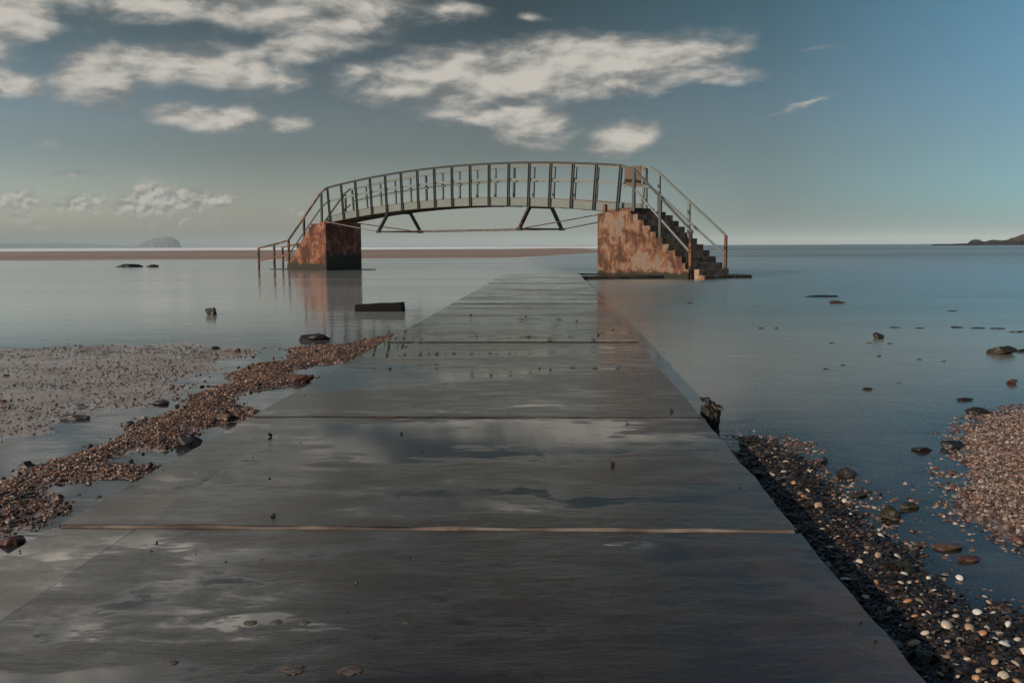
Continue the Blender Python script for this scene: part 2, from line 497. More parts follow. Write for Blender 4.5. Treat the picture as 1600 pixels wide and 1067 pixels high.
sandc = T.ramp(T.noise(co, 9, 8, 0.7), [(0.3, (0.115, 0.062, 0.045)), (0.5, (0.20, 0.122, 0.094)), (0.7, (0.28, 0.185, 0.148))])
palec = T.ramp(vs[1], [(0.0, (0.06, 0.035, 0.028)), (0.5, (0.15, 0.09, 0.07)), (0.9, (0.3, 0.22, 0.18))])
darkc = T.ramp(vs[2], [(0.0, (0.008, 0.008, 0.008)), (0.6, (0.022, 0.017, 0.014)), (0.95, (0.06, 0.035, 0.024))])
col = T.mix(att('sandy'), col, sandc); col = T.mix(att('pool'), col, T.mix(T.noise(co, 20, 5), (0.46, 0.445, 0.42, 1), (0.62, 0.61, 0.59, 1))); col = T.mix(att('pale'), col, palec); col = T.mix(att('dark'), col, darkc)  # near-white pool bed paints in the bright sky sheen of the left pools
T.put(b.inputs['Base Color'], col)
T.put(b.inputs['Roughness'], T.rng(T.noise(co, 5, 5, 0.6), 0.35, 0.65, 0.06, 0.34))
T.put(b.inputs['Normal'], T.bump(T.noise(co, 45, 6, 0.7), 0.5, 0.006))
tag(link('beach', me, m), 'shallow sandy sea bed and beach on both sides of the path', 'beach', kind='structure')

# ------------------------------------------------------------------ sea
me = np_mesh('sea', np.c_[GP, np.full(len(GP), WZ)], GF)
add_attr(me, 'depth', np.clip(WZ - GZ, 0, 2))
m = bpy.data.materials.new('sea_water'); m.use_nodes = True
T = NT(m.node_tree)
for nd in list(T.n): T.n.remove(nd)
co = world_co(T); s = sep(T, co)
dep = T.new('ShaderNodeAttribute', attribute_name='depth').outputs['Fac']
far = T.rng(s[1], 6, 60)
right = T.rng(s[0], -2.0, 5.0)
streak = T.noise(T.map(co, (0.10, 0.6, 1)), 0.55, 5, 0.6, 0.3)
band = T.noise(T.map(co, (0.012, 0.10, 1)), 0.7, 4, 0.6, 0.2)
rip = T.noise(T.map(co, (0.8, 1.6, 1)), 1.5, 4, 0.55, 0.4)
rough = T.m('ADD', T.m('ADD', 0.055, T.m('MULTIPLY', T.rng(streak, 0.35, 0.7), 0.07)), T.m('MULTIPLY', T.m('MULTIPLY', far, T.rng(band, 0.35, 0.65)), 0.16))
rough = T.m('ADD', rough, T.m('MULTIPLY', right, T.m('MULTIPLY', far, 0.07)))
rough = T.m('ADD', rough, T.m('MULTIPLY', T.rng(s[0], 0.2, 2.6), T.rng(s[1], 3.0, 14.0, 0.06, 0.17)))
nb = T.bump(T.m('ADD', rip, T.m('MULTIPLY', streak, 1.5)), 0.10, 0.05)
fr = T.new('ShaderNodeFresnel'); T.put(fr.inputs['IOR'], T.rng(s[0], -1.5, 1.5, 1.55, 1.36)); T.put(fr.inputs['Normal'], nb)
gl = T.new('ShaderNodeBsdfGlossy'); T.put(gl.inputs['Color'], T.mix(T.rng(s[0], 0.0, 3.0), (1, 1, 1, 1), T.mix(T.rng(s[1], 4, 25), (1.0, 0.96, 0.90, 1), (0.93, 1.0, 0.96, 1)))); T.put(gl.inputs['Roughness'], rough); T.put(gl.inputs['Normal'], nb)
tr = T.new('ShaderNodeBsdfTransparent'); tr.inputs['Color'].default_value = (0.90, 0.92, 0.92, 1)
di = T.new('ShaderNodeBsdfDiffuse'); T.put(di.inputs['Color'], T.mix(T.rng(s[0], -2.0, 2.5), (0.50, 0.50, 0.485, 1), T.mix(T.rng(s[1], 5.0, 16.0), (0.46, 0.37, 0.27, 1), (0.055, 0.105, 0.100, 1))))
mur = T.m('SUBTRACT', 1.0, T.m('EXPONENT', T.m('MULTIPLY', dep, -8.0)))
m1 = T.new('ShaderNodeMixShader'); T.put(m1.inputs[0], mur); T.l.new(tr.outputs[0], m1.inputs[1]); T.l.new(di.outputs[0], m1.inputs[2])
chop = T.m('MULTIPLY', T.rng(s[1], 25, 90), T.m('MULTIPLY', T.rng(T.m('SUBTRACT', s[0], T.m('MULTIPLY', s[1], 0.06)), 0.0, 25.0), T.rng(T.noise(T.map(co, (0.004, 0.05, 1)), 0.8, 5, 0.65, 0.2), 0.36, 0.60, 0.35, 1.0)))
m2 = T.new('ShaderNodeMixShader'); T.put(m2.inputs[0], T.m('MULTIPLY', fr.outputs[0], T.m('SUBTRACT', 1.0, T.m('MULTIPLY', chop, 0.50)))); T.l.new(m1.outputs[0], m2.inputs[1]); T.l.new(gl.outputs[0], m2.inputs[2])
o = T.new('ShaderNodeOutputMaterial'); T.l.new(m2.outputs[0], o.inputs[0])
tag(link('sea', me, m), 'calm shallow sea smoothed by a long exposure', 'sea', kind='structure')

# far sandbank, surf
def strip(name, pts_near, rows, mat_, label, cat, kind):
    """rows: list of (scale factor of distance, z); pts_near: ground points along the near edge"""
    V = []; n = len(pts_near)
    for k, z in rows:
        for j, (x, y) in enumerate(pts_near):
            V.append((x, y, z) if k is None else (x + k[0], y + k[1] * (1 if 0 < j < n - 1 else 0.5), z))
    Fc = [(r * n + j, r * n + j + 1, (r + 1) * n + j + 1, (r + 1) * n + j) for r in range(len(rows) - 1) for j in range(n - 1)]
    return tag(link(name, np_mesh(name, V, Fc), mat_), label, cat, kind=kind)


M_BANKSAND = plain('red_sand', [(0.3, (0.27, 0.172, 0.130)), (0.5, (0.34, 0.225, 0.172)), (0.7, (0.42, 0.295, 0.235))], 0.06, (0.5, 0.8), 0.3, 0.02, stretch=(0.15, 1, 1))
N = 161
xs = np.linspace(-190, 14, N)
near = []
for i, x in enumerate(xs):
    t = i / (N - 1)
    y = 66 + 10 * t ** 3 + 5 * float(fbm(np.array([x * 0.05]), np.array([3.0]))[0]) + 2 * float(fbm(np.array([x * 0.3]), np.array([8.0]))[0])
    near.append((x, y + 60 * max(0, t - 0.93) / 0.07))
strip('sandbank', near, [((0, 0), WZ - 0.03), ((0, 6), WZ + 0.02), ((0, 22), WZ + 0.10), ((0, 60), WZ + 0.24), ((0, 110), WZ + 0.30), ((0, 170), WZ - 0.05)], M_BANKSAND,
      'low bank of reddish sand lying across the bay behind the footbridge', 'sandbank', 'structure')
m, T, b = mat('surf_foam')
co = world_co(T)
f = T.rng(T.noise(T.map(co, (0.012, 0.02, 1)), 1.0, 4, 0.6), 0.30, 0.50)
T.put(b.inputs['Base Color'], T.mix(f, (0.50, 0.53, 0.53, 1), (0.86, 0.86, 0.84, 1)))
b.inputs['Roughness'].default_value = 0.8
M_SURF = m
xs = np.linspace(-420, 30, 121)
strip('surf', [(x, 330 + 8 * math.sin(x * 0.03)) for x in xs], [((0, 0), WZ - 0.1), ((0, 4), WZ + 0.45), ((0, 9), WZ + 0.72), ((0, 16), WZ + 0.62), ((0, 60), WZ + 0.10), ((0, 90), WZ - 0.2)], M_SURF,
      'white line of breaking surf beyond the sandbank', 'surf', 'stuff')

# ------------------------------------------------------------------ path
PD = Vector((0.0447, 1.0, 0)).normalized(); PX = Vector((PD.y, -PD.x, 0))
path = empty('footpath', (0, 0, 0)); path.rotation_euler = (0, 0, -math.atan(0.0447))
tag(path, 'wet dark concrete path of broad slabs leading out to the footbridge', 'path', kind='structure')
# path frame: x across, y along. left edge, inner line of the edge strip, right edge
XL, XI, XR = -1.535, -1.275, 0.728
joints = [-2.9, -1.0, 0.93, 2.86, 4.79, 6.76, 8.55, 10.5, 12.45, 14.4, 16.35, 18.3, 20.2, 22.2, 24.1, 26.0, 27.9, 29.6]


def slab(name, x0, x1, y0, y1, z, tx, ty, mt, ragged=False):
    """slab with slightly worn, wavy edges and a gently uneven top"""
    nx = max(3, int((x1 - x0) / 0.06)); ny = max(4, int((y1 - y0) / (0.08 if y0 < 7 else 0.2)))
    gx = np.linspace(0, 1, nx + 1); gy = np.linspace(0, 1, ny + 1)
    A, B = np.meshgrid(gx, gy)
    x = x0 + A * (x1 - x0); y = y0 + B * (y1 - y0)
    wob = 0.006
    x = np.where(A == 0, x + wob * 0.25 * fbm(y * 6, x * 0 + x0, 3), x); x = np.where(A == 1, x + wob * (6 if ragged else 1.5) * fbm(y * 5, x * 0 + x1, 4), x)
    y = np.where((B == 0) | (B == 1), y + wob * 2.6 * fbm(x * 9, y * 0 + y0 * 3.3, 5), y)
    zz = z + tx * (A - 0.5) + ty * (B - 0.5) + 0.004 * fbm(x * 1.3 + 5, y * 1.3, 3)
    ed = np.minimum.reduce([A * (x1 - x0), (1 - A) * (x1 - x0), B * (y1 - y0), (1 - B) * (y1 - y0)])
    zz = zz - np.where(ed < 1e-6, 0.0007, 0)
    V = [np.c_[x.ravel(), y.ravel(), zz.ravel()]]
    I = np.arange((nx + 1) * (ny + 1)).reshape(ny + 1, nx + 1)
    Fc = [np.stack([I[:-1, :-1], I[:-1, 1:], I[1:, 1:], I[1:, :-1]], -1).reshape(-1, 4)]
    ring = np.concatenate([I[0, :-1], I[:-1, -1], I[-1, :0:-1], I[:0:-1, 0]])
    up = V[0][ring].copy(); low = up.copy(); low[:, 2] = -0.45
    off = len(V[0]); k = len(ring); j = np.arange(k)
    V += [up, low]
    Fc.append(np.stack([off + j, off + k + j, off + k + (j + 1) % k, off + (j + 1) % k], -1))
    return link(name, np_mesh(name, np.concatenate(V), np.concatenate(Fc)), mt, path)


for i, (a, c) in enumerate(zip(joints, joints[1:])):
    gap = lambda j: {3: 0.034, 4: 0.026, 5: 0.008, 6: 0.042, 7: 0.030, 8: 0.028}.get(j, 0.022)
    ga, gc = gap(i), gap(i + 1)
    z = [0, 0, -0.001, 0, -0.002, 0.0, -0.001, 0.002, -0.002, 0.0015, -0.001, 0.0015, -0.0015, 0.001, -0.001, 0.0, 0.0][i]
    rnd = random.Random(i)
    ty = {4: 0.0, 5: 0.0, 6: -0.002}.get(i, rnd.uniform(-.004, .004))
    z = {4: 0.0, 5: 0.0, 6: 0.005}.get(i, z)
    slab('slab', XI + 0.0008, XR, a + ga / 2, c - gc / 2, z, rnd.uniform(-.0012, .0012), ty, M_SLAB, True)
    slab('edge_strip', XL, XI - 0.0008, a + ga / 2, c - gc / 2, z - 0.0016, 0.0, ty, M_EDGE)
for i, a in enumerate(joints[1:-1], 1):
    # mortar or grit standing in the joint
    bm = bmesh.new()
    n = 60
    wd = 0.010 if i != 3 else 0.017
    top = {3: 0.004, 4: -0.001}.get(i, -0.020)
    r1 = []
    for k in range(n + 1):
        x = XL + 0.02 + (XR - XL - 0.04) * k / n
        h = top + 0.007 * mn.noise((x * 5, a, 0.3)); w2 = wd * (1 + 0.5 * mn.noise((x * 3.3, a * 2, 4)))
        r1.append([bm.verts.new((x, a - w2, -0.04)), bm.verts.new((x, a - w2 * 0.6, h)), bm.verts.new((x, a + w2 * 0.6, h)), bm.verts.new((x, a + w2, -0.04))])
    for A, B in zip(r1, r1[1:]):
        for q in range(3): bm.faces.new((A[q], B[q], B[q + 1], A[q + 1]))
    from_bm('joint_filling', bm, M_JOINT if i == 3 else M_JDARK, path, smooth=True)
# worn aggregate spots on the nearest slab
inv = path.matrix_basis.inverted()
for (a, b_, w) in [(459, 1045, 46), (549, 1046, 46), (392, 972, 26), (432, 971, 26), (476, 972, 24), (635, 972, 18), (270, 1034, 22), (410, 874, 18), (250, 690 + 0, 0)]:
    if not w: continue
    P = inv @ gnd(a, b_, 0); r = w / F * P.y * 0.42
    bm = bmesh.new()
    bmesh.ops.create_icosphere(bm, subdivisions=4, radius=1)
    for v in bm.verts:
        k = 1 + 0.45 * mn.noise(v.co * 2.1 + Vector((a, b_, 0))) + 0.2 * mn.noise(v.co * 6 + Vector((a, 0, b_)))
        v.co = Vector((v.co.x * r * k, v.co.y * r * k * 0.9, v.co.z * 0.0017 * k))
    from_bm('aggregate_spot', bm, M_SPOT, path, (P.x, P.y, -0.0008), True)

# ------------------------------------------------------------------ footbridge
TH = 0.77112
O = Vector((-7.111, 38.742, 0)); AX = Vector((math.cos(TH), -math.sin(TH), 0)); WD = Vector((math.sin(TH), math.cos(TH), 0))
Z0, L, SAG, H, W = 1.8085, 14.278, 0.3948, 1.372, 1.089
RA = (L * L / 4 + SAG * SAG) / (2 * SAG); HALF = math.asin(L / 2 / RA)
bridge = empty('footbridge', O, -TH)
tag(bridge, 'arched steel footbridge with stepped concrete ends standing alone in the sea', 'footbridge')


def arc(a, dr, off):
    r = RA + dr
    return Vector((L / 2 + r * math.sin(a), off, Z0 + r * math.cos(a) - (RA - SAG)))


ANG = [(-HALF + 2 * HALF * i / 16) for i in range(17)]


def arc_beam(name, mt, r0, r1, o0, o1, a0=-HALF, a1=HALF, n=40):
    bm = bmesh.new(); rings = []
    for k in range(n + 1):
        a = a0 + (a1 - a0) * k / n
        rings.append([bm.verts.new(arc(a, r, o)) for r, o in ((r0, o0), (r0, o1), (r1, o1), (r1, o0))])
    for A, B in zip(rings, rings[1:]):
        for q in range(4): bm.faces.new((A[q], A[(q + 1) % 4], B[(q + 1) % 4], B[q]))
    bm.faces.new(rings[0]); bm.faces.new(rings[-1][::-1])
    return from_bm(name, bm, mt, bridge)


def bpart(name, mt, fn, smooth=False, parent=None):
    bm = bmesh.new(); fn(bm)
    return from_bm(name, bm, mt, parent or bridge, smooth=smooth)


arc_beam('girder', M_PALE, 0.0, 0.255, -0.012, 0.012)
arc_beam('girder', M_PALE, 0.0, 0.255, W - 0.012, W + 0.012)
for o in (0, W):
    arc_beam('girder_flange', M_BROWN, -0.016, -0.001, o - 0.055, o + 0.055)
    arc_beam('girder_flange', M_RUSTO, 0.256, 0.268, o - 0.022, o + 0.030)
arc_beam('deck', M_BROWN, 0.03, 0.09, 0.02, W - 0.02)
for k in range(1, 32, 2):
    a = -HALF + 2 * HALF * k / 32
    bpart('cross_beam', M_BROWN, lambda bm: add_bar(bm, arc(a, 0.0, 0.02), arc(a, 0.0, W - 0.02), 0.06, 0.055, (1, 0, 0)))
AEX = HALF + 0.19 / RA
arc_beam('top_rail', M_DARK, H - 0.045, H + 0.022, -0.075, -0.015)
arc_beam('top_rail', M_PALE, H - 0.085, H + 0.012, W - 0.02, W + 0.03)
arc_beam('mid_rail', M_PALE, 0.80, 0.875, -0.012, 0.010)
arc_beam('mid_rail', M_PALE, 0.80, 0.875, W - 0.020, W + 0.004)
for i, a in enumerate(ANG):
    def near_post(bm, a=a):   # channel section: web and two flanges
        add_bar(bm, arc(a, -0.012, -0.030), arc(a, H - 0.045, -0.040), 0.016, 0.085)
        for sgn in (-1, 1):
            d = Vector((math.cos(a), 0, -math.sin(a))) * (0.040 * sgn)
            add_bar(bm, arc(a, -0.012, -0.052) + d, arc(a, H - 0.046, -0.062) + d, 0.05, 0.012)
    bpart('rail_post', M_POST, near_post)
    def far_post(bm, a=a):
        add_bar(bm, arc(a, 0.0, W + 0.024), arc(a, H - 0.04, W + 0.030), 0.02, 0.075)
        add_bar(bm, arc(a, 0.0, W + 0.05) + Vector((0.032, 0, 0)), arc(a, H - 0.04, W + 0.055) + Vector((0.032, 0, 0)), 0.045, 0.010)
    bpart('rail_post', M_PALE if i % 5 else M_POST, far_post)

# trestle frames under the deck and the tie rods
ZB = 1.385; SPL = 0.47
for i in (4, 12):
    a = ANG[i]; s = arc(a, 0, 0).x; zt = arc(a, -0.02, 0).z
    bpart('strut', M_DARK if i == 4 else M_RUST, lambda bm: add_bar(bm, (s, 0.02, zt), (s, -SPL, ZB), 0.10, 0.085))
    bpart('strut', M_DARK, lambda bm: add_bar(bm, (s, W - 0.02, zt), (s, W + SPL, ZB), 0.10, 0.085))
    bpart('strut_head', M_DARK, lambda bm: add_bar(bm, (s, -0.03, zt - 0.02), (s, W + 0.03, zt - 0.02), 0.08, 0.05, (1, 0, 0)))
    bpart('strut_tie', M_DARK, lambda bm: add_bar(bm, (s, -SPL - 0.04, ZB), (s, W + SPL + 0.04, ZB), 0.05, 0.05, (1, 0, 0)))
    for o in (-SPL, W + SPL):
        bpart('shoe', M_DARK, lambda bm: add_box(bm, s - 0.10, s + 0.10, o - 0.05, o + 0.05, ZB - 0.045, ZB + 0.035, 0.008))
s4, s12 = arc(ANG[4], 0, 0).x, arc(ANG[12], 0, 0).x


def rod(bm, pts, r=0.017):
    P = [Vector(p) for p in pts]; out = []
    for p, q in zip(P, P[1:]):
        n = max(2, int((q - p).length / 0.5))
        for k in range(n): out.append(p.lerp(q, k / n))
    out.append(P[-1])
    add_tube(bm, out, r, 6)


bpart('tie_rod', M_PALE, lambda bm: rod(bm, [(0.05, -0.06, 1.79), (s4, -SPL, ZB)]))
bpart('tie_rod', M_RUST, lambda bm: rod(bm, [(s4, -SPL, ZB), (s12, -SPL, ZB - 0.01), (13.58, -0.06, 1.76)]))
bpart('tie_rod', M_RUST, lambda bm: rod(bm, [(0.05, W + 0.06, 1.79), (s4, W + SPL, ZB), (s12, W + SPL, ZB - 0.01), (13.58, W + 0.06, 1.70)]))

# concrete ends
Y0, Y1 = -0.14, 1.60


def rough_block(name, polys, mats, subdiv=0.12):
    pass


def wall(name, poly, y0, y1, mt, bev=0.012):
    bm = bmesh.new(); add_prism(bm, poly, y0, y1)
    bmesh.ops.recalc_face_normals(bm, faces=bm.faces)
    bmesh.ops.bevel(bm, geom=list(bm.edges), offset=bev, segments=2, affect='EDGES', profile=0.5)
    bmesh.ops.triangulate(bm, faces=[f for f in bm.faces if len(f.verts) > 4])
    return from_bm(name, bm, mt, bridge)


ab = wall('abutment', [(13.62, -0.5), (14.85, -0.5), (14.85, 1.84), (13.62, 1.80)], Y0, Y1, M_PIER_R); ab['label'] = 'orange brown stained abutment at the stairs facing the path'
# stepped side wall of the right stairs
NS = 10; S0, S1 = 14.85, 17.02
run = (S1 - S0) / NS; rise = 1.84 / (NS + 0.6)
prof = [(S0, -0.5), (S0, 1.84 - 0.015)]
for k in range(NS):
    z = 1.84 - rise * (k + 0.62)
    prof += [(S0 + run * k + 0.001, z), (S0 + run * (k + 1), z)] if k else [(S0 + run, 1.84 - 0.015)]
prof2 = [(S0, -0.5), (S0, 1.80)]
zs = []
for k in range(NS):
    z = 1.84 - rise * (k + 0.6); zs.append(z)
x = S0 + 0.004
for k in range(NS):
    xe = S0 + run * (k + 1) + 0.032 - (0.0 if k < NS - 2 else 0.10 * (k - NS + 3))
    zt = zs[k] + 0.006
    if k == 0: prof2 = [(S0, -0.5), (S0, zt)]
    else: prof2.append((x, zt))
    prof2.append((xe, zt)); x = xe
prof2.append((x, -0.5))
wall('side_wall', prof2, Y0, 0.085, M_PIER_R, 0.008)
for k in range(NS):
    bpart('step', M_STEP, lambda bm: add_box(bm, S0 + run * k + 0.002, S0 + run * (k + 1) + 0.025, 0.087 if k < NS else 0, Y1 + 0.02, zs[k] - rise - (0.3 if k < NS - 1 else 0.1), zs[k], 0.010))
bpart('step', M_STEP, lambda bm: add_box(bm, S1 + 0.004, S1 + run * 0.9, 0.10, Y1 + 0.02, -0.3, zs[-1] - rise * 0.95, 0.010))
# left end: block with an inner face over the water, stepped wall falling away from it
ab = wall('abutment', [(-1.23, -0.5), (-0.25, -0.5), (-0.25, 1.80), (-1.23, 1.76)], Y0, Y1, M_PIER_L)
ab['label'] = 'rust red abutment standing in the water'
bpart('abutment_face', M_PIER_IN, lambda bm: add_box(bm, -0.248, -0.215, Y0 + 0.006, Y1, -0.5, 1.79, 0.008))
NSL = 10; SL0, SL1 = -1.23, -3.02; runl = (SL0 - SL1) / NSL; risel = 1.76 / (NSL + 0.4)
pl = [(SL0, -0.5), (SL0, 1.75 - risel * 0.5)]
xl = SL0
for k in range(NSL):
    z = 1.76 - risel * (k + 0.55) - 0.02
    xe = SL0 - runl * (k + 1)
    if k: pl.append((xl, z))
    else: pl[1] = (SL0, z)
    pl.append((xe, z)); xl = xe
pl.append((xl, -0.5))
wall('side_wall', pl[::-1], Y0, 0.085, M_PIER_L, 0.008)
for k in range(NSL):
    z = 1.76 - risel * (k + 0.55)
    bpart('step', M_STEP, lambda bm: add_box(bm, SL0 - runl * (k + 1) - 0.02, SL0 - runl * k - 0.002, 0.087, Y1 + 0.02, z - risel - 0.25, z, 0.010))
# bearing parts on the concrete
bpart('bearing', M_RUSTO, lambda bm: (add_box(bm, 13.80, 13.88, -0.10, -0.05, 1.80, 2.06), add_box(bm, 13.72, 14.9, -0.03, 0.03, 1.83, 1.90)))
bpart('bearing', M_RUSTO, lambda bm: add_box(bm, -0.72, -0.02, -0.06, W + 0.06, 1.77, 1.85, 0.01))
bpart('threshold_plate', M_RUST, lambda bm: add_box(bm, 14.26, 14.80, 0.03, W, 1.85, 1.93, 0.02))

# stair handrails, right end
def rail(name, mt, pts, w=0.05, h=0.055):
    def fn(bm):
        for p, q in zip(pts, pts[1:]): add_bar(bm, p, q, w, h)
        for p in pts[1:-1]: bmesh.ops.create_icosphere(bm, subdivisions=2, radius=max(w, h) * 0.56, matrix=Matrix.Translation(p))
    return bpart(name, mt, fn)


def post(mt, p, q, w=0.075):
    return bpart('stair_post', mt, lambda bm: (add_bar(bm, p, q, 0.012, w), add_bar(bm, Vector(p) + Vector((w / 2 - 0.006, 0.03, 0)), Vector(q) + Vector((w / 2 - 0.006, 0.03, 0)), 0.055, 0.012)))


ON = -0.02
rail('stair_handrail', M_POST, [(14.36, -0.045, 3.175), (14.87, ON, 3.02), (15.76, ON, 2.22), (16.90, ON, 1.19)])
rail('stair_mid_rail', M_PALE, [(14.30, -0.0, 2.66), (14.87, ON, 2.47), (15.76, ON, 1.63), (16.84, ON, 0.63)], 0.03, 0.055)
post(M_POST, (14.87, ON - 0.03, 1.82), (14.87, ON - 0.03, 3.0), 0.085)
post(M_POST, (15.80, ON - 0.03, 1.02), (15.80, ON - 0.03, 2.17), 0.085)
post(M_RUST, (16.83, ON - 0.03, -0.1), (16.83, ON - 0.03, 1.22), 0.085)
FT, FM, FB = W + 0.04, W + 0.28, W + 0.56
rail('stair_handrail', M_PALE, [(14.30, W + 0.01, 3.20), (14.62, FT, 3.14), (14.92, FT, 2.97), (15.80, FM, 2.14), (16.90, FB, 1.12)])
rail('stair_mid_rail', M_PALE, [(14.30, W + 0.01, 2.64), (14.62, FT, 2.56), (14.92, FT, 2.36), (15.80, FM, 1.54), (16.88, FB, 0.58)], 0.03, 0.06)
post(M_PALE, (14.42, FT + 0.02, 1.84), (14.42, FT + 0.02, 3.17))
post(M_RUST, (14.90, FT + 0.02, 1.80), (14.90, FT + 0.02, 2.42))
post(M_PALE, (14.90, FT + 0.02, 2.42), (14.90, FT + 0.02, 2.96))
post(M_PALE, (15.80, FM + 0.02, 0.98), (15.80, FM + 0.02, 2.13))
post(M_RUSTO, (16.88, FB + 0.02, -0.02), (16.88, FB + 0.02, 1.12))
# rusted notice plate on the far rail
bpart('notice_plate', M_SIGN, lambda bm: add_box(bm, 13.70, 14.33, W - 0.045, W - 0.03, 2.60, 3.22, 0.006))
# left end rails: down the stairs, then level over the sand
lp = [(-0.22, ON - 0.02, 3.15), (-0.62, ON - 0.02, 2.98), (-3.03, ON - 0.02, 1.11), (-4.16, ON - 0.02, 0.945), (-5.40, ON - 0.02, 0.79)]
rail('stair_handrail', M_RUST, lp, 0.05, 0.065)
rail('stair_mid_rail', M_POST, [(-0.22, ON, 2.60), (-0.62, ON, 2.42), (-3.03, ON, 0.55)], 0.03, 0.05)
rail('stair_mid_rail', M_RUSTO, [(-3.03, ON, 0.53), (-5.40, ON, 0.25)], 0.03, 0.06)
post(M_POST, (-0.62, ON - 0.03, 1.76), (-0.62, ON - 0.03, 2.95), 0.09)
for s, zb, zt in ((-1.88, 1.02, 2.0), (-3.04, -0.2, 1.10), (-4.16, -0.3, 0.93), (-5.40, -0.3, 0.78)):
    post(M_RUST, (s, ON - 0.03, zb), (s, ON - 0.03, zt), 0.09)
FL = W + 0.01
rail('stair_handrail', M_POST, [(-0.22, FL, 3.15), (-0.62, FL, 2.98), (-3.03, FL, 1.11)], 0.05, 0.055)
rail('stair_handrail', M_RUSTO, [(-3.03, FL, 1.11), (-4.16, FL, 0.96), (-5.34, FL, 0.81)], 0.05, 0.055)
rail('stair_mid_rail', M_POST, [(-0.22, FL, 2.52), (-0.62, FL, 2.36), (-3.03, FL, 0.53)], 0.03, 0.05)
rail('stair_mid_rail', M_RUSTO, [(-3.03, FL, 0.50), (-5.34, FL, 0.22)], 0.03, 0.05)
for s, zb, zt in ((-0.62, 1.76, 2.95), (-1.88, 1.0, 2.0), (-3.04, -0.1, 1.1), (-4.16, -0.3, 0.95), (-5.34, -0.3, 0.80)):
    post(M_RUST, (s, FL + 0.03, zb), (s, FL + 0.03, zt), 0.06)

# concrete bases under the bridge ends (top level slabs lying on the sea bed)
def poly_slab(name, pts, z0, z1, mt, label, cat):
    bm = bmesh.new()
    a = [bm.verts.new((x, y, z1)) for x, y in pts]; b2 = [bm.verts.new((x, y, z0)) for x, y in pts]
    bm.faces.new(a); bm.faces.new(b2[::-1]); n = len(pts)
    for i in range(n): bm.faces.new((a[i], b2[i], b2[(i + 1) % n], a[(i + 1) % n]))
    bmesh.ops.recalc_face_normals(bm, faces=bm.faces)
    bmesh.ops.bevel(bm, geom=[e for e in bm.edges], offset=0.012, segments=2, affect='EDGES')
    return tag(from_bm(name, bm, mt), label, cat)


bl = lambda s, o: (O + AX * s + WD * o).xy
pA, pB, pC = gnd(903, 431.5, 0), gnd(1175, 429.2, 0), gnd(1158, 427.4, 0)
q1, q2 = bl(13.45, Y1 + 0.3), bl(13.45, Y0 - 0.3)
poly_slab('base_slab', [(pA.x, pA.y), (pB.x, pB.y), (pC.x, pC.y), tuple(q1), (q2[0] - 0.75, q2[1] - 0.3), (2.02, 29.9)], -0.5, -0.004, M_BASE,
          'dark wet concrete base slab under the stairs of the footbridge', 'slab')
poly_slab('base_slab', [tuple(bl(-4.3, -0.2)), tuple(bl(-0.1, -0.2)), tuple(bl(0.1, 2.1)), tuple(bl(-4.3, 1.68))], -0.5, WZ + 0.025, M_BASE,
          'low dark concrete footing awash below the rust red abutment', 'slab')

# ------------------------------------------------------------------ rocks
def rock(name, px, py, wpx, hpx, mt, label, seed, depth=0.8, cuts=9, z=WZ, sink=0.33, rz=0.0, rough=0.22, tilt=0.0, cat='rock', sub=4, group=None):
    """stone whose foot stands at the ground point seen at (px, py); size measured in survey pixels at that distance"""
    g = gnd(px, py, z)
    k = g.y / F
    sx, sz = wpx * k / 2, hpx * k / (2 - 2 * sink) * (0.72 if name == 'rock' else 0.36)
    rnd = random.Random(seed)
    bm = bmesh.new(); bmesh.ops.create_icosphere(bm, subdivisions=sub, radius=1)
    planes = []
    for _ in range(cuts + 5):
        n = Vector((rnd.gauss(0, 1), rnd.gauss(0, 1), rnd.gauss(0, 1))).normalized()
        planes.append((n, rnd.uniform(0.45, 0.82)))
    sd = Vector((seed * 3.1, seed * 1.7, 0))
    for v in bm.verts:
        p = v.co.copy()
        for n, d in planes:
            e = p.dot(n) - d
            if e > 0: p -= n * e * 0.92
        p *= 1 + rough * (mn.fractal(p * 1.8 + sd, 0.8, 2.1, 6)) * 0.9
        v.co = p
    mxx = max(abs(v.co.x) for v in bm.verts); mxy = max(abs(v.co.y) for v in bm.verts); mxz = max(v.co.z for v in bm.verts)
    for v in bm.verts:
        v.co.x *= sx / mxx; v.co.y *= sx * depth / mxy; v.co.z *= sz / mxz
    zmin = min(v.co.z for v in bm.verts)
    o = from_bm(name, bm, mt, None, (g.x, g.y + sx * depth * 0.6, z + sz * (1 - 2 * sink)), True)
    o.rotation_euler = (0, tilt, rz)
    return tag(o, label, cat, group)


rock('rock', 329, 492, 18, 16, M_RK_MOSS, 'squat brown block of stone standing alone in the calm water', 3, 0.9, 14, sink=0.15)
rock('rock', 492, 532, 52, 15, M_RK_DARK, 'long low dark rock in the water just off the shingle tip', 5, 0.5, 12)
rock('rock', 467, 597, 48, 17, M_RK_RED, 'flat dark wedge of rock between shingle and path', 8, 0.6, 14, tilt=-0.12)
rock('rock', 348, 659, 36, 18, M_RK_BROWN, 'rounded light brown stone on the shingle ridge', 11, 0.9, 4)
rock('rock', 292, 699, 44, 32, M_RK_GREY, 'rough grey stone sitting against the path edge', 14, 0.8, 10)
rock('rock', 250, 632, 32, 9, M_RK_GREY, 'smooth flat stone lying in the left channel', 17, 0.8, 3)
rock('rock', 197, 664, 26, 8, M_RK_DARK, 'thin dark sliver of slate leaning in the left channel', 18, 0.5, 12, tilt=-0.2)
rock('rock', 236, 665, 26, 9, M_RK_DARK, 'small dark stones at the shingle edge beside the channel', 19, 0.6, 10)
rock('rock', 370, 551, 11, 10, M_RK_RED, 'small upright reddish stone at the tip of the sand', 21, 0.9, 8)
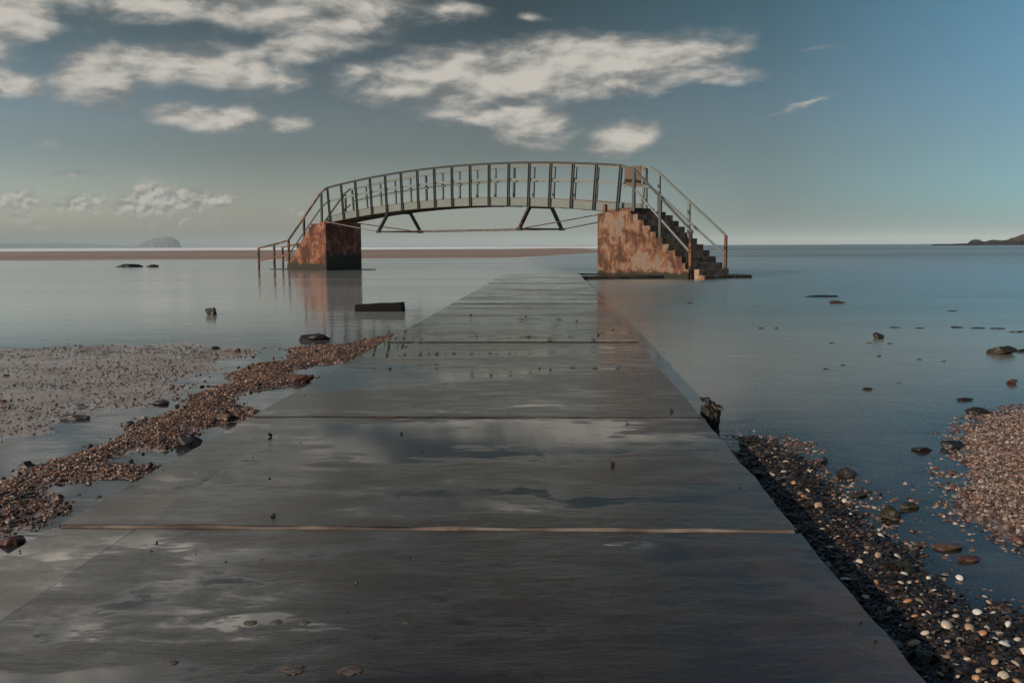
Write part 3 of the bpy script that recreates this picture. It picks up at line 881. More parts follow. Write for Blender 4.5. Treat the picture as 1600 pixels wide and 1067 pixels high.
rock('rock', 336, 546, 14, 7, M_RK_DARK, 'small dark stone left of the upright reddish one', 22, 0.9, 8)
rock('rock', 8, 590, 14, 7, M_RK_RED, 'little red stone on the sand at the left edge', 23, 0.9, 8)
rock('rock', 2, 631, 14, 9, M_RK_RED, 'dark red stone half out of view on the sand', 24, 0.9, 8)
rock('rock', 232, 733, 22, 16, M_RK_RED, 'reddish stone on the spit next to the path', 25, 0.8, 9)
rock('rock', 200, 743, 30, 11, M_RK_RED, 'low red stone on the spit left of the reddish one', 26, 0.7, 9)
rock('rock', 146, 736, 18, 13, M_RK_DARK, 'black stone lying in the brown shingle', 27, 0.9, 8)
rock('rock', 40, 733, 30, 16, M_RK_DARK, 'dark wet stone at the water side of the left shingle', 28, 0.8, 8)
rock('rock', 90, 782, 18, 13, M_RK_RED, 'maroon pebble at the edge of the lower left pool', 29, 0.9, 8)
rock('rock', 12, 853, 44, 20, M_RK_RED, 'broken red stone at the foot of the path in the lower left', 30, 0.8, 12)
rock('rock', 115, 655, 50, 10, M_RK_GREY, 'flat grey stone sunk in the sand at the channel bank', 31, 0.5, 4)
rock('rock', 201, 417.5, 48, 7, M_RK_DARK, 'wider of two low black skerries out in the bay', 33, 0.5, 6)
rock('rock', 236, 417.5, 24, 6, M_RK_DARK, 'smaller of two low black skerries out in the bay', 34, 0.5, 6)
rock('rock', 1374, 529, 21, 13, M_RK_MOSS, 'round weed covered rock alone in the right hand water', 40, 0.9, 5)
rock('rock', 1572, 554, 48, 17, M_RK_MOSS, 'largest weed covered rock off the right bank', 41, 0.8, 7)
rock('rock', 1604, 550, 34, 8, M_RK_DARK, 'low black ledge trailing from the weed covered rock', 42, 0.6, 7)
rock('rock', 1309, 474, 28, 6, M_RK_BROWN, 'low brown rock just breaking the far right water', 43, 0.5, 5)
rock('rock', 1286, 464, 60, 4, M_RK_DARK, 'thin dark ledge awash beyond the low brown rock', 44, 0.25, 4)
rock('rock', 1585, 600, 18, 11, M_RK_RED, 'reddish stone off the top of the pale bank', 45, 0.9, 6)
rock('rock', 1537, 648, 46, 15, M_RK_DARK, 'smooth black oval stone at the top of the pale bank', 46, 0.8, 2)
rock('rock', 1490, 700, 42, 16, M_RK_DARK, 'black wet stone touching the pale shell bank', 47, 0.7, 5)
rock('rock', 1445, 705, 38, 10, M_RK_DARK, 'flat stone half covered by water beside the pale bank', 48, 0.7, 3)
rock('rock', 1322, 745, 36, 20, M_RK_GREY, 'angular grey stone in the shallow water by the dark shingle', 49, 0.7, 12)
rock('rock', 1287, 722, 20, 11, M_RK_GREY, 'small stone at the water edge of the dark shingle', 50, 0.8, 8)
rock('rock', 1345, 776, 34, 10, M_RK_GREY, 'flat drowned stone in front of the angular grey one', 51, 0.7, 5)
rock('rock', 1392, 810, 40, 26, M_RK_MOSS, 'weedy dark stone where the shingle meets the shallows', 52, 0.8, 8)
rock('rock', 1424, 795, 36, 14, M_RK_MOSS, 'low weedy stone just beyond the weedy dark one', 53, 0.6, 8)
rock('rock', 1355, 609, 22, 5, M_RK_DARK, 'tiny dark rock tip far out in the right shallows', 54, 0.6, 5)
rock('rock', 1510, 626, 28, 6, M_RK_DARK, 'low rock tip off the pale bank', 55, 0.6, 5)
rock('rock', 1480, 858, 56, 12, M_RK_BROWN, 'long flat brown stone lying in the shallows', 56, 0.6, 4)
rock('rock', 1520, 878, 44, 11, M_RK_RED, 'flat red stone under a film of water', 57, 0.6, 4)
rock('rock', 1595, 848, 26, 14, M_RK_RED, 'rust red stone at the lower tip of the pale bank', 58, 0.8, 6)
for i, (a, b_, w, h) in enumerate([(1496, 512, 24, 5), (1530, 513, 26, 4), (1560, 514, 30, 5), (1590, 519, 26, 5), (1440, 513, 18, 3), (1400, 512, 24, 3), (1300, 536, 14, 3), (1358, 536, 12, 3), (1390, 537, 10, 3), (1437, 562, 10, 3), (1475, 565, 9, 3), (1374, 557, 8, 4), (1290, 577, 10, 4), (1318, 571, 9, 3), (1078, 474, 12, 3), (1190, 513, 10, 3), (1213, 513, 8, 3), (1405, 598, 10, 2), (1300, 474, 8, 2), (1490, 486, 16, 3)]):
    rock('skerry', a, b_, w, h, M_RK_DARK, 'small dark rock tip awash in the right hand shallows', 100 + i, 0.6, 5, cat='rock', sub=3, group='rock tips awash on the right')

# squared timber or concrete block lying tilted in the left water
g = gnd(601, 487, WZ); k = g.y / F
bm = bmesh.new(); add_box(bm, -0.44, 0.27, -0.10, 0.10, -0.16, 0.058, 0.014)
bmesh.ops.subdivide_edges(bm, edges=bm.edges[:], cuts=3, use_grid_fill=True)
for v in bm.verts: v.co += Vector(mn.noise_vector(v.co * 9)) * 0.010
o = from_bm('block', bm, M_BLOCK, None, (g.x, g.y + 0.10, WZ + 0.062), True); o.rotation_euler = (0, R(-3), R(-4))
tag(o, 'long squared dark block lying tilted in the water near the path', 'block')

# weed grown stump beside the path
g = gnd(1110, 668, WZ); k = g.y / F
bm = bmesh.new(); bmesh.ops.create_icosphere(bm, subdivisions=5, radius=1)
for v in bm.verts:
    z = (v.co.z + 1) / 2
    r = (0.72 + 0.28 * z) * (1 + 0.32 * mn.fractal(v.co * 2.2, 0.8, 2, 5))
    p = v.co.normalized()
    v.co = Vector((p.x * r * 0.052 + 0.012 * (1 - z), p.y * r * 0.052, z * 0.185 - 0.05 + 0.02 * mn.noise(v.co * 4)))
stump = from_bm('stump', bm, M_STUMP, None, (g.x, g.y + 0.03, WZ), True)
tag(stump, 'stubby weed grown stump standing by the right edge of the path', 'stump')
M_WEED = rock_mat('bladder_weed', [(0.3, (0.012, 0.010, 0.004)), (0.6, (0.040, 0.030, 0.010)), (0.8, (0.075, 0.055, 0.02))], 0.35, 40)


def weed(bm, base, n, ln, rnd):
    for _ in range(n):
        a = rnd.uniform(0, 2 * math.pi); l = ln * rnd.uniform(0.5, 1.1); w = 0.004 * rnd.uniform(0.7, 1.6)
        p = Vector(base) + Vector((rnd.gauss(0, .25), rnd.gauss(0, .25), 0)) * ln
        d = Vector((math.cos(a), math.sin(a), rnd.uniform(0.0, 0.5)))
        prev = None
        for k in range(6):
            t = k / 5
            q = p + d * l * t + Vector((0, 0, -0.9 * l * t * t)) + Vector(mn.noise_vector(p * 40 + Vector((t * 3, 0, 0)))) * 0.006
            s = Vector((-d.y, d.x, 0.2)).normalized() * w * (1 - 0.6 * t)
            cur = (bm.verts.new(q - s), bm.verts.new(q + Vector((0, 0, 0.0015))), bm.verts.new(q + s))
            if prev:
                bm.faces.new((prev[0], prev[1], cur[1], cur[0])); bm.faces.new((prev[1], prev[2], cur[2], cur[1]))
            prev = cur


bm = bmesh.new(); rnd = random.Random(4)
for k in range(9): weed(bm, (rnd.uniform(-.05, .05), rnd.uniform(-.05, .03), rnd.uniform(0.09, 0.155)), 10, 0.022, rnd)
from_bm('weed_fronds', bm, M_WEED, stump, recalc=False, smooth=True)
for i, (a, b_, lbl) in enumerate([(1172, 684, 'tuft of brown seaweed at the far tip of the dark shingle'), (1190, 735, 'dark seaweed clump against the path edge by the pool'), (1262, 748, 'dark seaweed clump on the water side of the shingle'), (1240, 800, 'flat dark seaweed clump between path edge and shingle'), (1400, 880, 'olive seaweed clump in the middle of the dark shingle'), (1445, 1015, 'black seaweed clump beside the broken corner of the path')]):
    g = gnd(a, b_, WZ + 0.03); bm = bmesh.new(); rnd = random.Random(60 + i)
    weed(bm, (0, 0, 0.012), 60, 0.05 if i else 0.04, rnd)
    z = float(ground_z(np.array([[g.x, g.y]]))[0])
    tag(from_bm('seaweed', bm, M_WEED, None, (g.x, g.y, max(z, WZ)), True, recalc=False), lbl, 'seaweed')

# ------------------------------------------------------------------ shingle (nobody could count it)
def ico(sub):
    bm = bmesh.new(); bmesh.ops.create_icosphere(bm, subdivisions=sub, radius=1)
    V = np.array([v.co[:] for v in bm.verts]); Fc = np.array([[v.index for v in f.verts] for f in bm.faces]); bm.free()
    return V, Fc


ICO = {1: ico(1), 2: ico(2)}
PATHN = lambda P: (P[:, 0] - P[:, 1] * 0.0447)


def scatter(name, mt, label, n, box, prob, size, flat=(0.35, 0.75), sub=1, lift=0.25, seed=0, power=2.0, onpath=False):
    g = np.random.default_rng(seed)
    P = np.c_[g.uniform(box[0], box[1], n), g.uniform(box[2], box[3], n)]
    keep = g.random(n) < prob(P); P = P[keep]
    u = PATHN(P); P = P[(u > XL + 0.01) & (u < XR - 0.01)] if onpath else P[(u < XL - 0.0) | (u > XR + 0.012)]
    n = len(P)
    z = np.zeros(n) if onpath else ground_z(P)
    s = size[0] + (size[1] - size[0]) * g.random(n) ** power
    V0, F0 = ICO[sub]
    nz = 1 + 0.62 * (g.random((n, len(V0))) - 0.5)
    V = V0[None] * nz[..., None]
    V[:, :, 0] *= s[:, None]; V[:, :, 1] *= (s * g.uniform(0.55, 1, n))[:, None]; V[:, :, 2] *= (s * g.uniform(*flat, n))[:, None]
    ang = g.uniform(0, 6.283, n); tx = g.normal(0, 0.35, n)
    c, si = np.cos(tx)[:, None], np.sin(tx)[:, None]
    y_, z_ = V[:, :, 1] * c - V[:, :, 2] * si, V[:, :, 1] * si + V[:, :, 2] * c
    c, si = np.cos(ang)[:, None], np.sin(ang)[:, None]
    x_, y_ = V[:, :, 0] * c - y_ * si, V[:, :, 0] * si + y_ * c
    V = np.stack([x_ + P[:, 0, None], y_ + P[:, 1, None], z_ + (z + s * lift)[:, None]], -1).reshape(-1, 3)
    Fc = (F0[None] + (np.arange(n) * len(V0))[:, None, None]).reshape(-1, 3)
    return tag(link(name, np_mesh(name, V, Fc, False), mt), label, 'shingle', kind='stuff')


scatter('debris', M_PB_DARK, 'grit and crumbs of shell lying on the wet path', 26000, (-1.6, 1.4, 1.5, 12), lambda P: np.clip(0.012 + 0.30 * np.exp(-(PATHN(P) - XL) / 0.05) * sm(fbm(P[:, 0] * 2, P[:, 1] * 2, 3), -0.05, 0.2) + 0.16 * np.exp(-(XR - PATHN(P)) / 0.05) * sm(P[:, 1], 6.0, 4.0), 0, 1), (0.0012, 0.0055), (0.3, 0.7), 1, 0.2, 8, 3.0, True)
scatter('debris', M_PB_DARK, 'dark pebbles thinning out into the shallows beside the dark shingle', 90000, (0.8, 4.2, 1.3, 6.0), lambda P: 0.55 * sm(ground_parts(P)['bar'], -0.42, 0.02) ** 2 * (0.2 + 0.8 * sm(fbm(P[:, 0] * 4, P[:, 1] * 4, 3), -0.1, 0.2)), (0.0025, 0.010), (0.3, 0.7), 1, 0.35, 12, 3.0)
inside = lambda key, a, b: (lambda P: sm(ground_parts(P)[key], a, b))
scatter('shingle', M_PB_DARK, 'dark pebble and shell shingle along the right edge of the path', 120000, (0.75, 3.4, 1.2, 5.2), inside('bar', -0.05, 0.03), (0.003, 0.0135), (0.25, 0.6), sub=1, seed=1, power=3.2)
scatter('shell_gravel', M_PB_PALE, 'bank of small pale pink shell gravel at the right', 230000, (1.4, 5.5, 2.2, 6.2), inside('bank', -0.06, 0.05), (0.0026, 0.0085), sub=1, seed=2)
scatter('shell_gravel', M_PB_LEFT, 'ridge of brown shell gravel between the path and the sand', 230000, (-3.6, -0.9, 1.8, 10.5), inside('ridge', -0.05, 0.06), (0.003, 0.0105), sub=1, seed=3)
scatter('debris', M_PB_SAND, 'dark shell debris strewn over the wet sand at the left', 100000, (-6.2, -1.6, 3.0, 10.2), lambda P: 0.42 * sm(ground_parts(P)['sand'], -0.30, 0.12) * (0.22 + 0.78 * sm(fbm(P[:, 0] * 1.6 + 3, P[:, 1] * 2.4, 4), -0.12, 0.16)), (0.003, 0.011), (0.25, 0.6), 1, 0.15, 4, 3.5)
scatter('debris', M_PB_SAND, 'loose pebbles in the shallow pools and channel at the left', 30000, (-4.5, -0.95, 2.0, 10.5), lambda P: 0.14 * sm(ground_parts(P)['ridge'], -0.30, -0.01) , (0.005, 0.020), (0.4, 0.8), 1, 0.4, 5, 3.0)
scatter('debris', M_PB_PALE, 'sunken pebbles on the sea bed between the dark shingle and pale bank', 120000, (0.9, 4.6, 1.8, 6.5), lambda P: 0.5 * sm(-ground_parts(P)['bar'], 0.0, 0.09) * np.maximum(sm(ground_parts(P)['bank'], -0.9, -0.1), sm(ground_parts(P)['bar'], -0.7, -0.05)), (0.004, 0.013), (0.3, 0.7), 1, 0.3, 6, 2.5)


# ------------------------------------------------------------------ cockle shells, each its own thing
def cockle(inner=False):
    nu, nv = 13, 34
    V = []; Fc = []
    for i in range(nu + 1):
        r = i / nu
        for j in range(nv):
            a = 2 * math.pi * j / nv
            x, y = math.cos(a), math.sin(a)
            rad = r * (1 + 0.06 * math.cos(2 * a)) * (1 - 0.10 * max(0, -y) ** 2)
            px_, py_ = rad * x, rad * y * 0.86
            fan = math.atan2(px_, py_ + 1.05)
            rib = 0.035 * math.cos(fan * 34) * r
            hgt = 0.62 * (1 - (px_ ** 2 + ((py_ + 0.22 * (1 - r)) / 0.86) ** 2)) ** 0.5 if (px_ ** 2 + (py_ / 0.86) ** 2) < 1 else 0
            hgt = 0.62 * math.sqrt(max(0.0, 1 - r * r)) + 0.16 * max(0, -py_) * (1 - r)
            V.append((px_, py_ - 0.25 * math.sqrt(max(0, 1 - r * r)), hgt * (1 + rib * 1.5) + rib * 0.6))
    for i in range(nu):
        for j in range(nv):
            a, b_ = i * nv + j, i * nv + (j + 1) % nv
            Fc.append((a, b_, b_ + nv, a + nv))
    me = np_mesh('cockle_shell', V, Fc)
    return me


base = cockle()
SH = []
for mt in M_SHELL:
    me = base.copy(); me.materials.append(mt)
    SH.append(me)
solid = 0.05
KIND = ['cream', 'tan', 'white', 'orange brown']
shell_px = [(1413, 888, 14, 2), (1343, 871, 12, 0), (1480, 969, 24, 0), (1428, 987, 22, 1), (1515, 974, 18, 1), (1528, 942, 16, 2), (1494, 954, 14, 0), (1598, 1013, 16, 0), (1570, 1004, 18, 2), (1586, 1036, 16, 0), (1568, 1052, 20, 0), (1543, 1060, 14, 0), (1500, 884, 12, 2), (1546, 921, 10, 1), (1377, 824, 12, 2), (1279, 784, 14, 1), (1293, 868, 16, 1), (1403, 858, 14, 0), (1372, 862, 12, 1), (1446, 976, 14, 0), (1481, 995, 12, 0), (1320, 768, 10, 0), (1297, 845, 12, 1), (1320, 893, 14, 2), (1419, 930, 16, 3), (1430, 950, 12, 3), (1452, 886, 10, 2), (1460, 912, 10, 0), (1535, 985, 14, 3), (1553, 943, 12, 0), (1575, 966, 14, 2), (1590, 990, 14, 0), (1512, 1020, 12, 0), (1470, 1040, 14, 1), (1496, 1046, 10, 0), (1370, 900, 10, 3), (1352, 916, 12, 0), (1390, 937, 12, 1), (1408, 905, 10, 0), (1440, 1050, 12, 0), (1228, 716, 9, 0), (1212, 710, 8, 1), (1225, 733, 9, 0), (1240, 750, 9, 3), (1256, 772, 10, 3), (1262, 760, 8, 0), (1305, 765, 8, 0), (1330, 790, 8, 2), (1285, 820, 9, 0), (1310, 832, 9, 1), (1340, 832, 8, 3), (1362, 836, 9, 0), (1302, 808, 8, 3), (1525, 1050, 13, 3), (1590, 1062, 16, 1), (1555, 1030, 13, 1)]
g = random.Random(9)
for i in range(26):
    a = g.uniform(1290, 1600); b_ = g.uniform(800, 1062)
    shell_px.append((a, b_, g.uniform(6, 11) * (0.6 + (b_ - 700) / 500), g.choice([0, 0, 1, 1, 2, 3])))
n_sh = 0
for i, (a, b_, w, k) in enumerate(shell_px):
    p = gnd(a, b_, WZ + 0.04)
    q = ground_parts(np.array([[p.x, p.y]]))
    if i > 55 and (q['bar'][0] < 0.0 or p.x - p.y * 0.0447 < XR + 0.04): continue
    z = float(ground_z(np.array([[p.x, p.y]]))[0])
    r = w / F * p.y * 0.5
    me = SH[k]
    o = bpy.data.objects.new('cockle_shell', me); COL.objects.link(o)
    o.location = (p.x, p.y, max(z, WZ) + 0.004 + r * 0.15); o.scale = (r, r, r * g.uniform(0.85, 1.1))
    o.rotation_euler = (g.gauss(0, 0.35), g.gauss(0, 0.35), g.uniform(0, 6.28))
    tag(o, KIND[k] + ' ribbed cockle shell lying on the dark shingle beside the path', 'shell', KIND[k] + ' cockle shells on the dark shingle')

# ------------------------------------------------------------------ periwinkles on the path
bm = bmesh.new()
rings = []
turns = 2.6; n = 46
for i in range(n + 1):
    t = i / n
    a = t * turns * 2 * math.pi
    k = (1 - t) ** 1.25
    c = Vector((math.cos(a) * 0.42 * k, math.sin(a) * 0.42 * k, 1.25 * (1 - k) + 0.42))
    rr = 0.58 * k + 0.015
    d = Vector((-math.sin(a), math.cos(a), 0)); u = Vector((math.cos(a), math.sin(a), 0))
    rings.append([bm.verts.new(c + (u * math.cos(f_) + Vector((0, 0, 1)) * math.sin(f_)) * rr) for f_ in [2 * math.pi * j / 10 for j in range(10)]])
for A, B in zip(rings, rings[1:]):
    for j in range(10): bm.faces.new((A[j], A[(j + 1) % 10], B[(j + 1) % 10], B[j]))
bm.faces.new(rings[0]); bm.faces.new(rings[-1][::-1])
snail0 = from_bm('sea_snail', bm, M_SNAIL, smooth=True)
sn = [(421, 681, 9), (627, 678, 6), (427, 808, 10), (958, 727, 10), (1049, 643, 7), (609, 577, 5), (843, 576, 4), (822, 495, 4), (745, 526, 4), (935, 525, 5), (958, 517, 4), (901, 502, 4), (736, 493, 4), (860, 578, 4), (245, 848, 5), (618, 530, 4), (1156, 763, 4)]
lab = ['black sea snail on the second slab by the left edge strip', 'small sea snail on the second slab left of centre', 'black sea snail on the near slab at lower left', 'largest black sea snail on the right half of the slab', 'black sea snail near the right edge by the stump']
for i, (a, b_, w) in enumerate(sn):
    p = gnd(a, b_, 0); r = w / F * p.y * 0.5
    o = snail0 if i == 0 else snail0.copy()
    if i: COL.objects.link(o)
    o.location = (p.x, p.y, -0.001); o.scale = (r, r, r); o.rotation_euler = (0.25, 0.1, i * 1.3)
    tag(o, lab[i] if i < len(lab) else 'tiny dark sea snail on the wet concrete path', 'sea snail', 'sea snails on the path' if i < len(lab) else 'tiny sea snails on the path')

# ------------------------------------------------------------------ far land
def ridge_mesh(name, prof, dist, depth, mt, label, cat, kind=None, rough=0.15, seed=0, rows=14, bx=None):
    """land mass: skyline prof [(px, py)] at a distance, given a rounded body of the stated depth"""
    prof = np.array(prof, float)
    n = 90
    pxs = np.linspace(prof[0, 0], prof[-1, 0], n)
    pys = np.interp(pxs, prof[:, 0], prof[:, 1])
    V = []
    for r in range(rows + 1):
        t = r / rows * math.pi
        for j in range(n):
            top = at_dist(pxs[j], pys[j], dist)
            hgt = max(top.z - WZ, 0.0)
            e = 1 - abs(2 * j / (n - 1) - 1) ** 4
            yy = dist - math.cos(t) * depth / 2 * (0.25 + 0.75 * e)
            k = math.sin(t) ** 0.55
            nz = mn.fractal((top.x * 6 / depth + seed, yy * 6 / depth, 0.5), 0.8, 2.1, 5)
            V.append((top.x * yy / dist, yy + nz * depth * 0.05, WZ - 0.4 + (hgt + 0.4) * k * (1 + rough * nz * (1 if 0.05 < t / math.pi < 0.95 else 0))))
    Fc = [(r * n + j, r * n + j + 1, (r + 1) * n + j + 1, (r + 1) * n + j) for r in range(rows) for j in range(n - 1)]
    return tag(link(name, np_mesh(name, V, Fc, False), mt), label, cat, kind=kind)


ridge_mesh('island', [(209, 388), (212, 385), (222, 380), (230, 376.5), (240, 372.5), (250, 371), (262, 369.8), (270, 371), (277, 375), (281, 380), (283, 388)], 9000, 420, M_ISLE, 'hazy humped rock island on the left horizon', 'island', rough=0.05, seed=4)
ridge_mesh('hills', [(-900, 386), (-500, 380), (-200, 378), (0, 380.5), (90, 380), (160, 382.5), (210, 385), (300, 386.6)], 12500, 1300, M_ISLE, 'faint low coast on the far left horizon', 'hills', 'structure', rough=0.1, seed=7)
ridge_mesh('headland', [(1510, 383), (1515, 378), (1523, 375), (1530, 375), (1538, 378.5), (1544, 378), (1552, 375.5), (1560, 375.5), (1568, 376), (1578, 374), (1590, 371), (1604, 368), (1640, 360), (1720, 350), (1800, 348), (1960, 356), (2000, 383)], 560, 70, M_HEAD, 'rocky brown headland at the right end of the horizon', 'headland', 'structure', rough=0.35, seed=9, rows=26)
ridge_mesh('reef', [(1456, 382.6), (1462, 381.9), (1474, 382.0), (1490, 381.6), (1512, 380.6), (1530, 382)], 540, 10, M_BLOCK, 'thin dark reef running out from the headland', 'reef', rough=0.3, seed=12)

# ------------------------------------------------------------------ haze
m = bpy.data.materials.new('sea_haze'); m.use_nodes = True
T = NT(m.node_tree)
for nd in list(T.n): T.n.remove(nd)
pv = T.new('ShaderNodeVolumePrincipled'); pv.inputs['Color'].default_value = (0.80, 0.94, 1.0, 1); pv.inputs['Density'].default_value = 0.00010; pv.inputs['Anisotropy'].default_value = -0.25
o = T.new('ShaderNodeOutputMaterial'); T.l.new(pv.outputs[0], o.inputs['Volume'])
bm = bmesh.new(); add_box(bm, -24000, 24000, -60, 21500, -6, 140)
hz = from_bm('haze', bm, m)
tag(hz, 'thin sea haze', 'haze', kind='stuff')

# ------------------------------------------------------------------ light
SUN_AZ = math.atan2(-0.80, -0.60)     # clockwise from +Y
SUN_EL = R(22)
sd = Vector((math.sin(SUN_AZ) * math.cos(SUN_EL), math.cos(SUN_AZ) * math.cos(SUN_EL), math.sin(SUN_EL)))
sl = bpy.data.lights.new('sun', 'SUN'); sl.energy = 3.2; sl.angle = R(0.5); sl.color = (1.0, 0.86, 0.70)
so = bpy.data.objects.new('sun', sl); COL.objects.link(so); so.location = sd * 50
so.rotation_euler = (-sd).to_track_quat('-Z', 'Y').to_euler()

w = bpy.data.worlds.new('World'); scn.world = w; w.use_nodes = True
T = NT(w.node_tree)
for nd in list(T.n): T.n.remove(nd)
sky = T.new('ShaderNodeTexSky'); sky.sky_type = 'NISHITA'; sky.sun_disc = False
sky.sun_elevation = SUN_EL; sky.sun_rotation = SUN_AZ
sky.air_density = 1.0; sky.dust_density = 1.2; sky.ozone_density = 1.5
dirv = T.new('ShaderNodeTexCoord').outputs['Generated']
s = sep(T, dirv)
az = T.m('MULTIPLY', T.m('ARCTAN2', s[0], s[1]), 57.2958)
el = T.m('MULTIPLY', T.m('ARCSINE', s[2]), 57.2958)
cmb = T.new('ShaderNodeCombineXYZ'); T.put(cmb.inputs[0], az); T.put(cmb.inputs[1], el)
ae = cmb.outputs[0]


def dir_deg(px, py):
    d = ray(px, py).normalized()
    return math.degrees(math.atan2(d.x, d.y)), math.degrees(math.asin(d.z))


TINT_LOW = [(0.62, 0.61, 0.64), (0.407, 0.386, 0.40), (0.321, 0.345, 0.40), (0.135, 0.19, 0.25), (0.155, 0.33, 0.46)]
TINT_MID = [(0.36, 0.36, 0.361), (0.248, 0.234, 0.223), (0.169, 0.162, 0.156), (0.141, 0.171, 0.186), (0.175, 0.267, 0.322)]
TINT_HIGH = [(0.172, 0.186, 0.142), (0.132, 0.144, 0.121), (0.071, 0.085, 0.076), (0.094, 0.152, 0.146), (0.169, 0.293, 0.317)]
# (px, py, rx, ry, rotation, strength)
CL = [(15, 25, 75, 50, 0, 1), (-60, 60, 90, 40, 0, 1), (15, 130, 75, 26, 0, .9),
      (230, 4, 170, 36, 0, .8), (410, 14, 190, 42, 0, .85), (570, 10, 160, 40, 0, .75), (700, 18, 85, 18, 0, .7), (560, 42, 80, 20, 0, .8), (480, 40, 200, 40, 0, .6),
      (150, 122, 85, 50, 12, 1), (240, 100, 170, 40, 0, .9), (350, 108, 150, 42, -5, 1), (470, 75, 160, 28, 6, .85), (430, 126, 75, 18, 0, .85), (330, 70, 260, 60, 0, .35),
      (340, 185, 115, 26, -2, 1), (452, 194, 52, 18, 0, .8),
      (650, 130, 150, 46, 0, .95), (800, 114, 240, 60, 4, 1.25), (960, 102, 220, 50, 5, 1.2), (1090, 82, 130, 26, 8, .8), (1110, 118, 100, 20, 0, .7), (560, 112, 70, 24, 0, .65), (1265, 78, 60, 7, 4, .42),
      (825, 192, 95, 46, -12, 1), (745, 184, 110, 20, 0, .85),
      (970, 217, 68, 32, 8, 1.1), (830, 28, 38, 8, -4, .5),
      (140, 272, 105, 8, 0, .55), (70, 228, 26, 11, 15, .6), (1240, 168, 80, 7, 18, .52),
      (35, 318, 50, 30, 0, .8), (125, 318, 60, 20, 0, .72), (235, 312, 62, 32, 10, 1.1), (292, 312, 54, 22, 0, 1), (338, 311, 34, 16, 0, 1.05), (60, 350, 60, 30, 0, .45), (250, 345, 160, 24, 0, .4), (460, 332, 30, 10, 0, .4), (740, 350, 90, 14, 0, .28), (1140, 330, 60, 8, 0, .25),
      # above the frame: what the wet path reflects
      (60, -130, 420, 75, 3, 1), (420, -60, 330, 40, -2, .9), (760, -40, 260, 26, 0, .8), (890, -120, 170, 26, 0, .8), (250, -260, 420, 70, 0, .8), (-500, -150, 520, 220, 0, 1), (640, -105, 130, 18, 0, .6), (-200, -420, 500, 130, 0, .7)]
wn = T.new('ShaderNodeTexNoise'); T.put(wn.inputs['Vector'], T.map(ae, (0.55, 1.1, 1))); wn.inputs['Scale'].default_value = 0.9; wn.inputs['Detail'].default_value = 5; wn.inputs['Roughness'].default_value = 0.6
va = T.new('ShaderNodeVectorMath', operation='SUBTRACT'); T.l.new(wn.outputs['Color'], va.inputs[0])
lowk = T.rng(el, 1.6, 5.0, 0.0, 1.0); va.inputs[1].default_value = (0.5, 0.5, 0.5)
vb = T.new('ShaderNodeVectorMath', operation='MULTIPLY'); T.l.new(va.outputs[0], vb.inputs[0]); _c = T.new('ShaderNodeCombineXYZ'); T.put(_c.inputs[0], T.rng(el, 1.6, 6.0, 0.7, 2.2)); T.put(_c.inputs[1], T.rng(el, 1.6, 6.0, 0.45, 1.0)); T.l.new(_c.outputs[0], vb.inputs[1])
vc = T.new('ShaderNodeVectorMath', operation='ADD'); T.put(vc.inputs[0], ae); T.l.new(vb.outputs[0], vc.inputs[1])
warped = vc.outputs[0]
dens = None
for (a, b_, rx, ry, ro, st) in CL:
    ca, ce = dir_deg(a, b_)
    k = 26.5
    mp = T.map(warped, (rx * 1.16 / k, ry * 1.2 / k, 1), (ca, ce, 0), (0, 0, R(ro)), 'TEXTURE')
    gr = T.new('ShaderNodeTexGradient', gradient_type='SPHERICAL'); T.put(gr.inputs[0], mp)
    v = T.m('MULTIPLY', gr.outputs['Fac'], st)
    dens = v if dens is None else T.m('SMOOTH_MAX', dens, v, 0.12)
cn = T.noise(T.map(ae, (0.42, 1.0, 1)), 0.50, 9, 0.57, 0.2)
cn2 = T.noise(T.map(ae, (0.42, 1.0, 1), (0.20, -0.45, 0)), 0.50, 6, 0.52, 0.2)
cs = T.noise(T.map(ae, (0.8, 1.0, 1)), 1.7, 8, 0.6, 0.2)
cs2 = T.noise(T.map(ae, (0.8, 1.0, 1), (0.10, -0.22, 0)), 1.7, 6, 0.6, 0.2)
mixf = lambda a, b: T.m('ADD', T.m('MULTIPLY', a, T.m('SUBTRACT', 1.0, lowk)), T.m('MULTIPLY', b, lowk))
cn, cn2 = mixf(cs, cn), mixf(cs2, cn2)
body = T.m('ADD', T.m('MULTIPLY', dens, 1.12), T.m('MULTIPLY', T.m('SUBTRACT', cn, 0.5), 1.05))
cov = T.rng(body, 0.17, 0.82)
cov = T.m('MULTIPLY', cov, T.rng(dens, 0.02, 0.22))
lit = T.rng(T.m('ADD', T.m('MULTIPLY', T.m('SUBTRACT', cn, cn2), 2.8), T.m('MULTIPLY', T.m('SUBTRACT', body, 0.3), 0.35)), -0.30, 0.50)
ccol = T.mix(lit, (1.8, 1.9, 1.88, 1), (5.9, 5.5, 4.9, 1))
high = T.rng(el, 14.4, 18.0, 1.0, 2.9)  # brightness added to unseen high clouds to strengthen reflections on the wet path
ccol = T.mix(1.0, ccol, (lambda c: (T.put(c.inputs[0], high), T.put(c.inputs[1], high), T.put(c.inputs[2], high), c.outputs[0])[-1])(T.new('ShaderNodeCombineXYZ')), 'MULTIPLY')
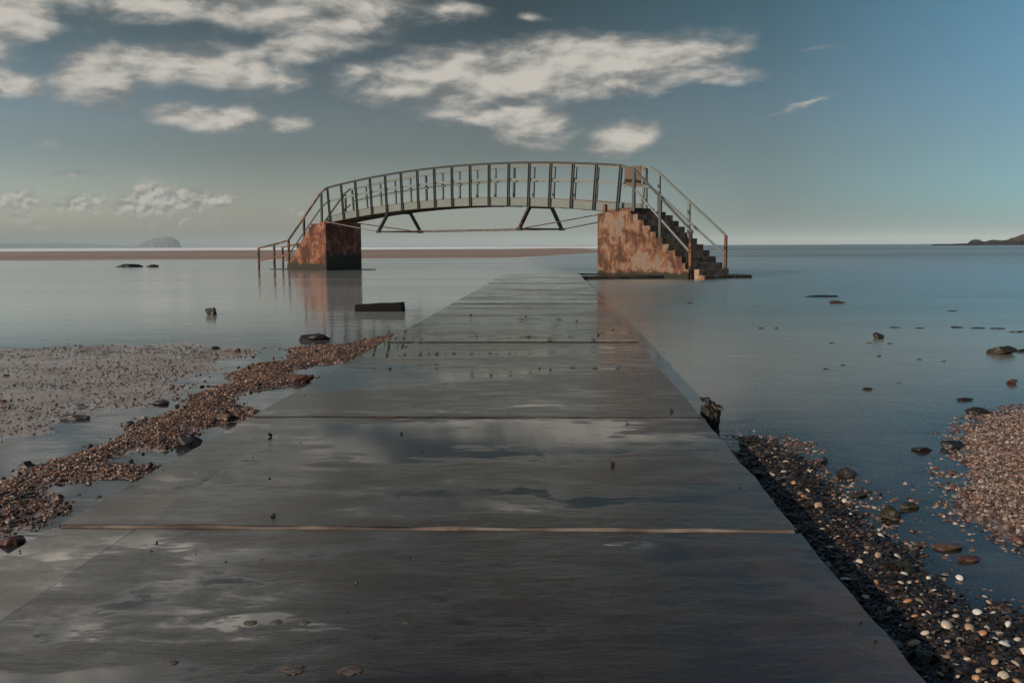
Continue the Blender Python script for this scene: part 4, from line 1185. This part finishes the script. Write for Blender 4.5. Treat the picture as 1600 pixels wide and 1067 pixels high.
# the polarised look of the photograph's sky: darkest ahead, bluer to the right, paler to the left
azn = T.rng(az, -60, 60, 0, 1, False)
AZP = [0.266, 0.378, 0.5, 0.622, 0.734]
tlow = T.ramp(azn, [(p, c) for p, c in zip(AZP, TINT_LOW)])
tmid = T.ramp(azn, [(p, c) for p, c in zip(AZP, TINT_MID)])
thigh = T.ramp(azn, [(p, c) for p, c in zip(AZP, TINT_HIGH)])
tint = T.mix(T.rng(el, 1.2, 5.8), tlow, tmid)
tint = T.mix(T.rng(el, 5.8, 14.5), tint, thigh)
ttop = T.ramp(azn, [(p, c) for p, c in zip(AZP, [(0.34, 0.36, 0.33), (0.26, 0.27, 0.25), (0.13, 0.14, 0.13), (0.13, 0.17, 0.18), (0.16, 0.26, 0.31)])])
tint = T.mix(T.rng(el, 14.5, 24.0), tint, ttop)
skc = T.mix(1.0, sky.outputs[0], tint, 'MULTIPLY')
skc = T.mix(1.0, skc, (2.0, 2.0, 2.0, 1), 'MULTIPLY')
lowfade = T.rng(el, 0.4, 4.5, 0.55, 1.0)
skc = T.mix(T.m('MULTIPLY', cov, T.m('MULTIPLY', lowfade, 0.93)), skc, ccol)
bg = T.new('ShaderNodeBackground'); T.put(bg.inputs[0], skc); bg.inputs[1].default_value = 0.10
o = T.new('ShaderNodeOutputWorld'); T.l.new(bg.outputs[0], o.inputs[0])

# ------------------------------------------------------------------ camera, view
cam = bpy.data.cameras.new('camera'); cam.sensor_width = 36; cam.lens = F / 1600 * 36
cam.clip_start = 0.05; cam.clip_end = 60000
cobj = bpy.data.objects.new('camera', cam); COL.objects.link(cobj)
cobj.location = (0, 0, CAMZ)
cobj.matrix_world = Matrix.Translation((0, 0, CAMZ)) @ Matrix.Rotation(math.pi / 2 - PITCH, 4, 'X') @ Matrix.Rotation(ROLL, 4, 'Z')
scn.camera = cobj
scn.view_settings.view_transform = 'Standard'; scn.view_settings.look = 'None'
scn.view_settings.exposure = 0.0; scn.view_settings.gamma = 1.0; scn.view_settings.use_curve_mapping = False
cy = scn.cycles
cy.use_denoising = True; cy.max_bounces = 8; cy.volume_bounces = 0; cy.transparent_max_bounces = 8; cy.caustics_reflective = False; cy.caustics_refractive = False
cy.sample_clamp_indirect = 4
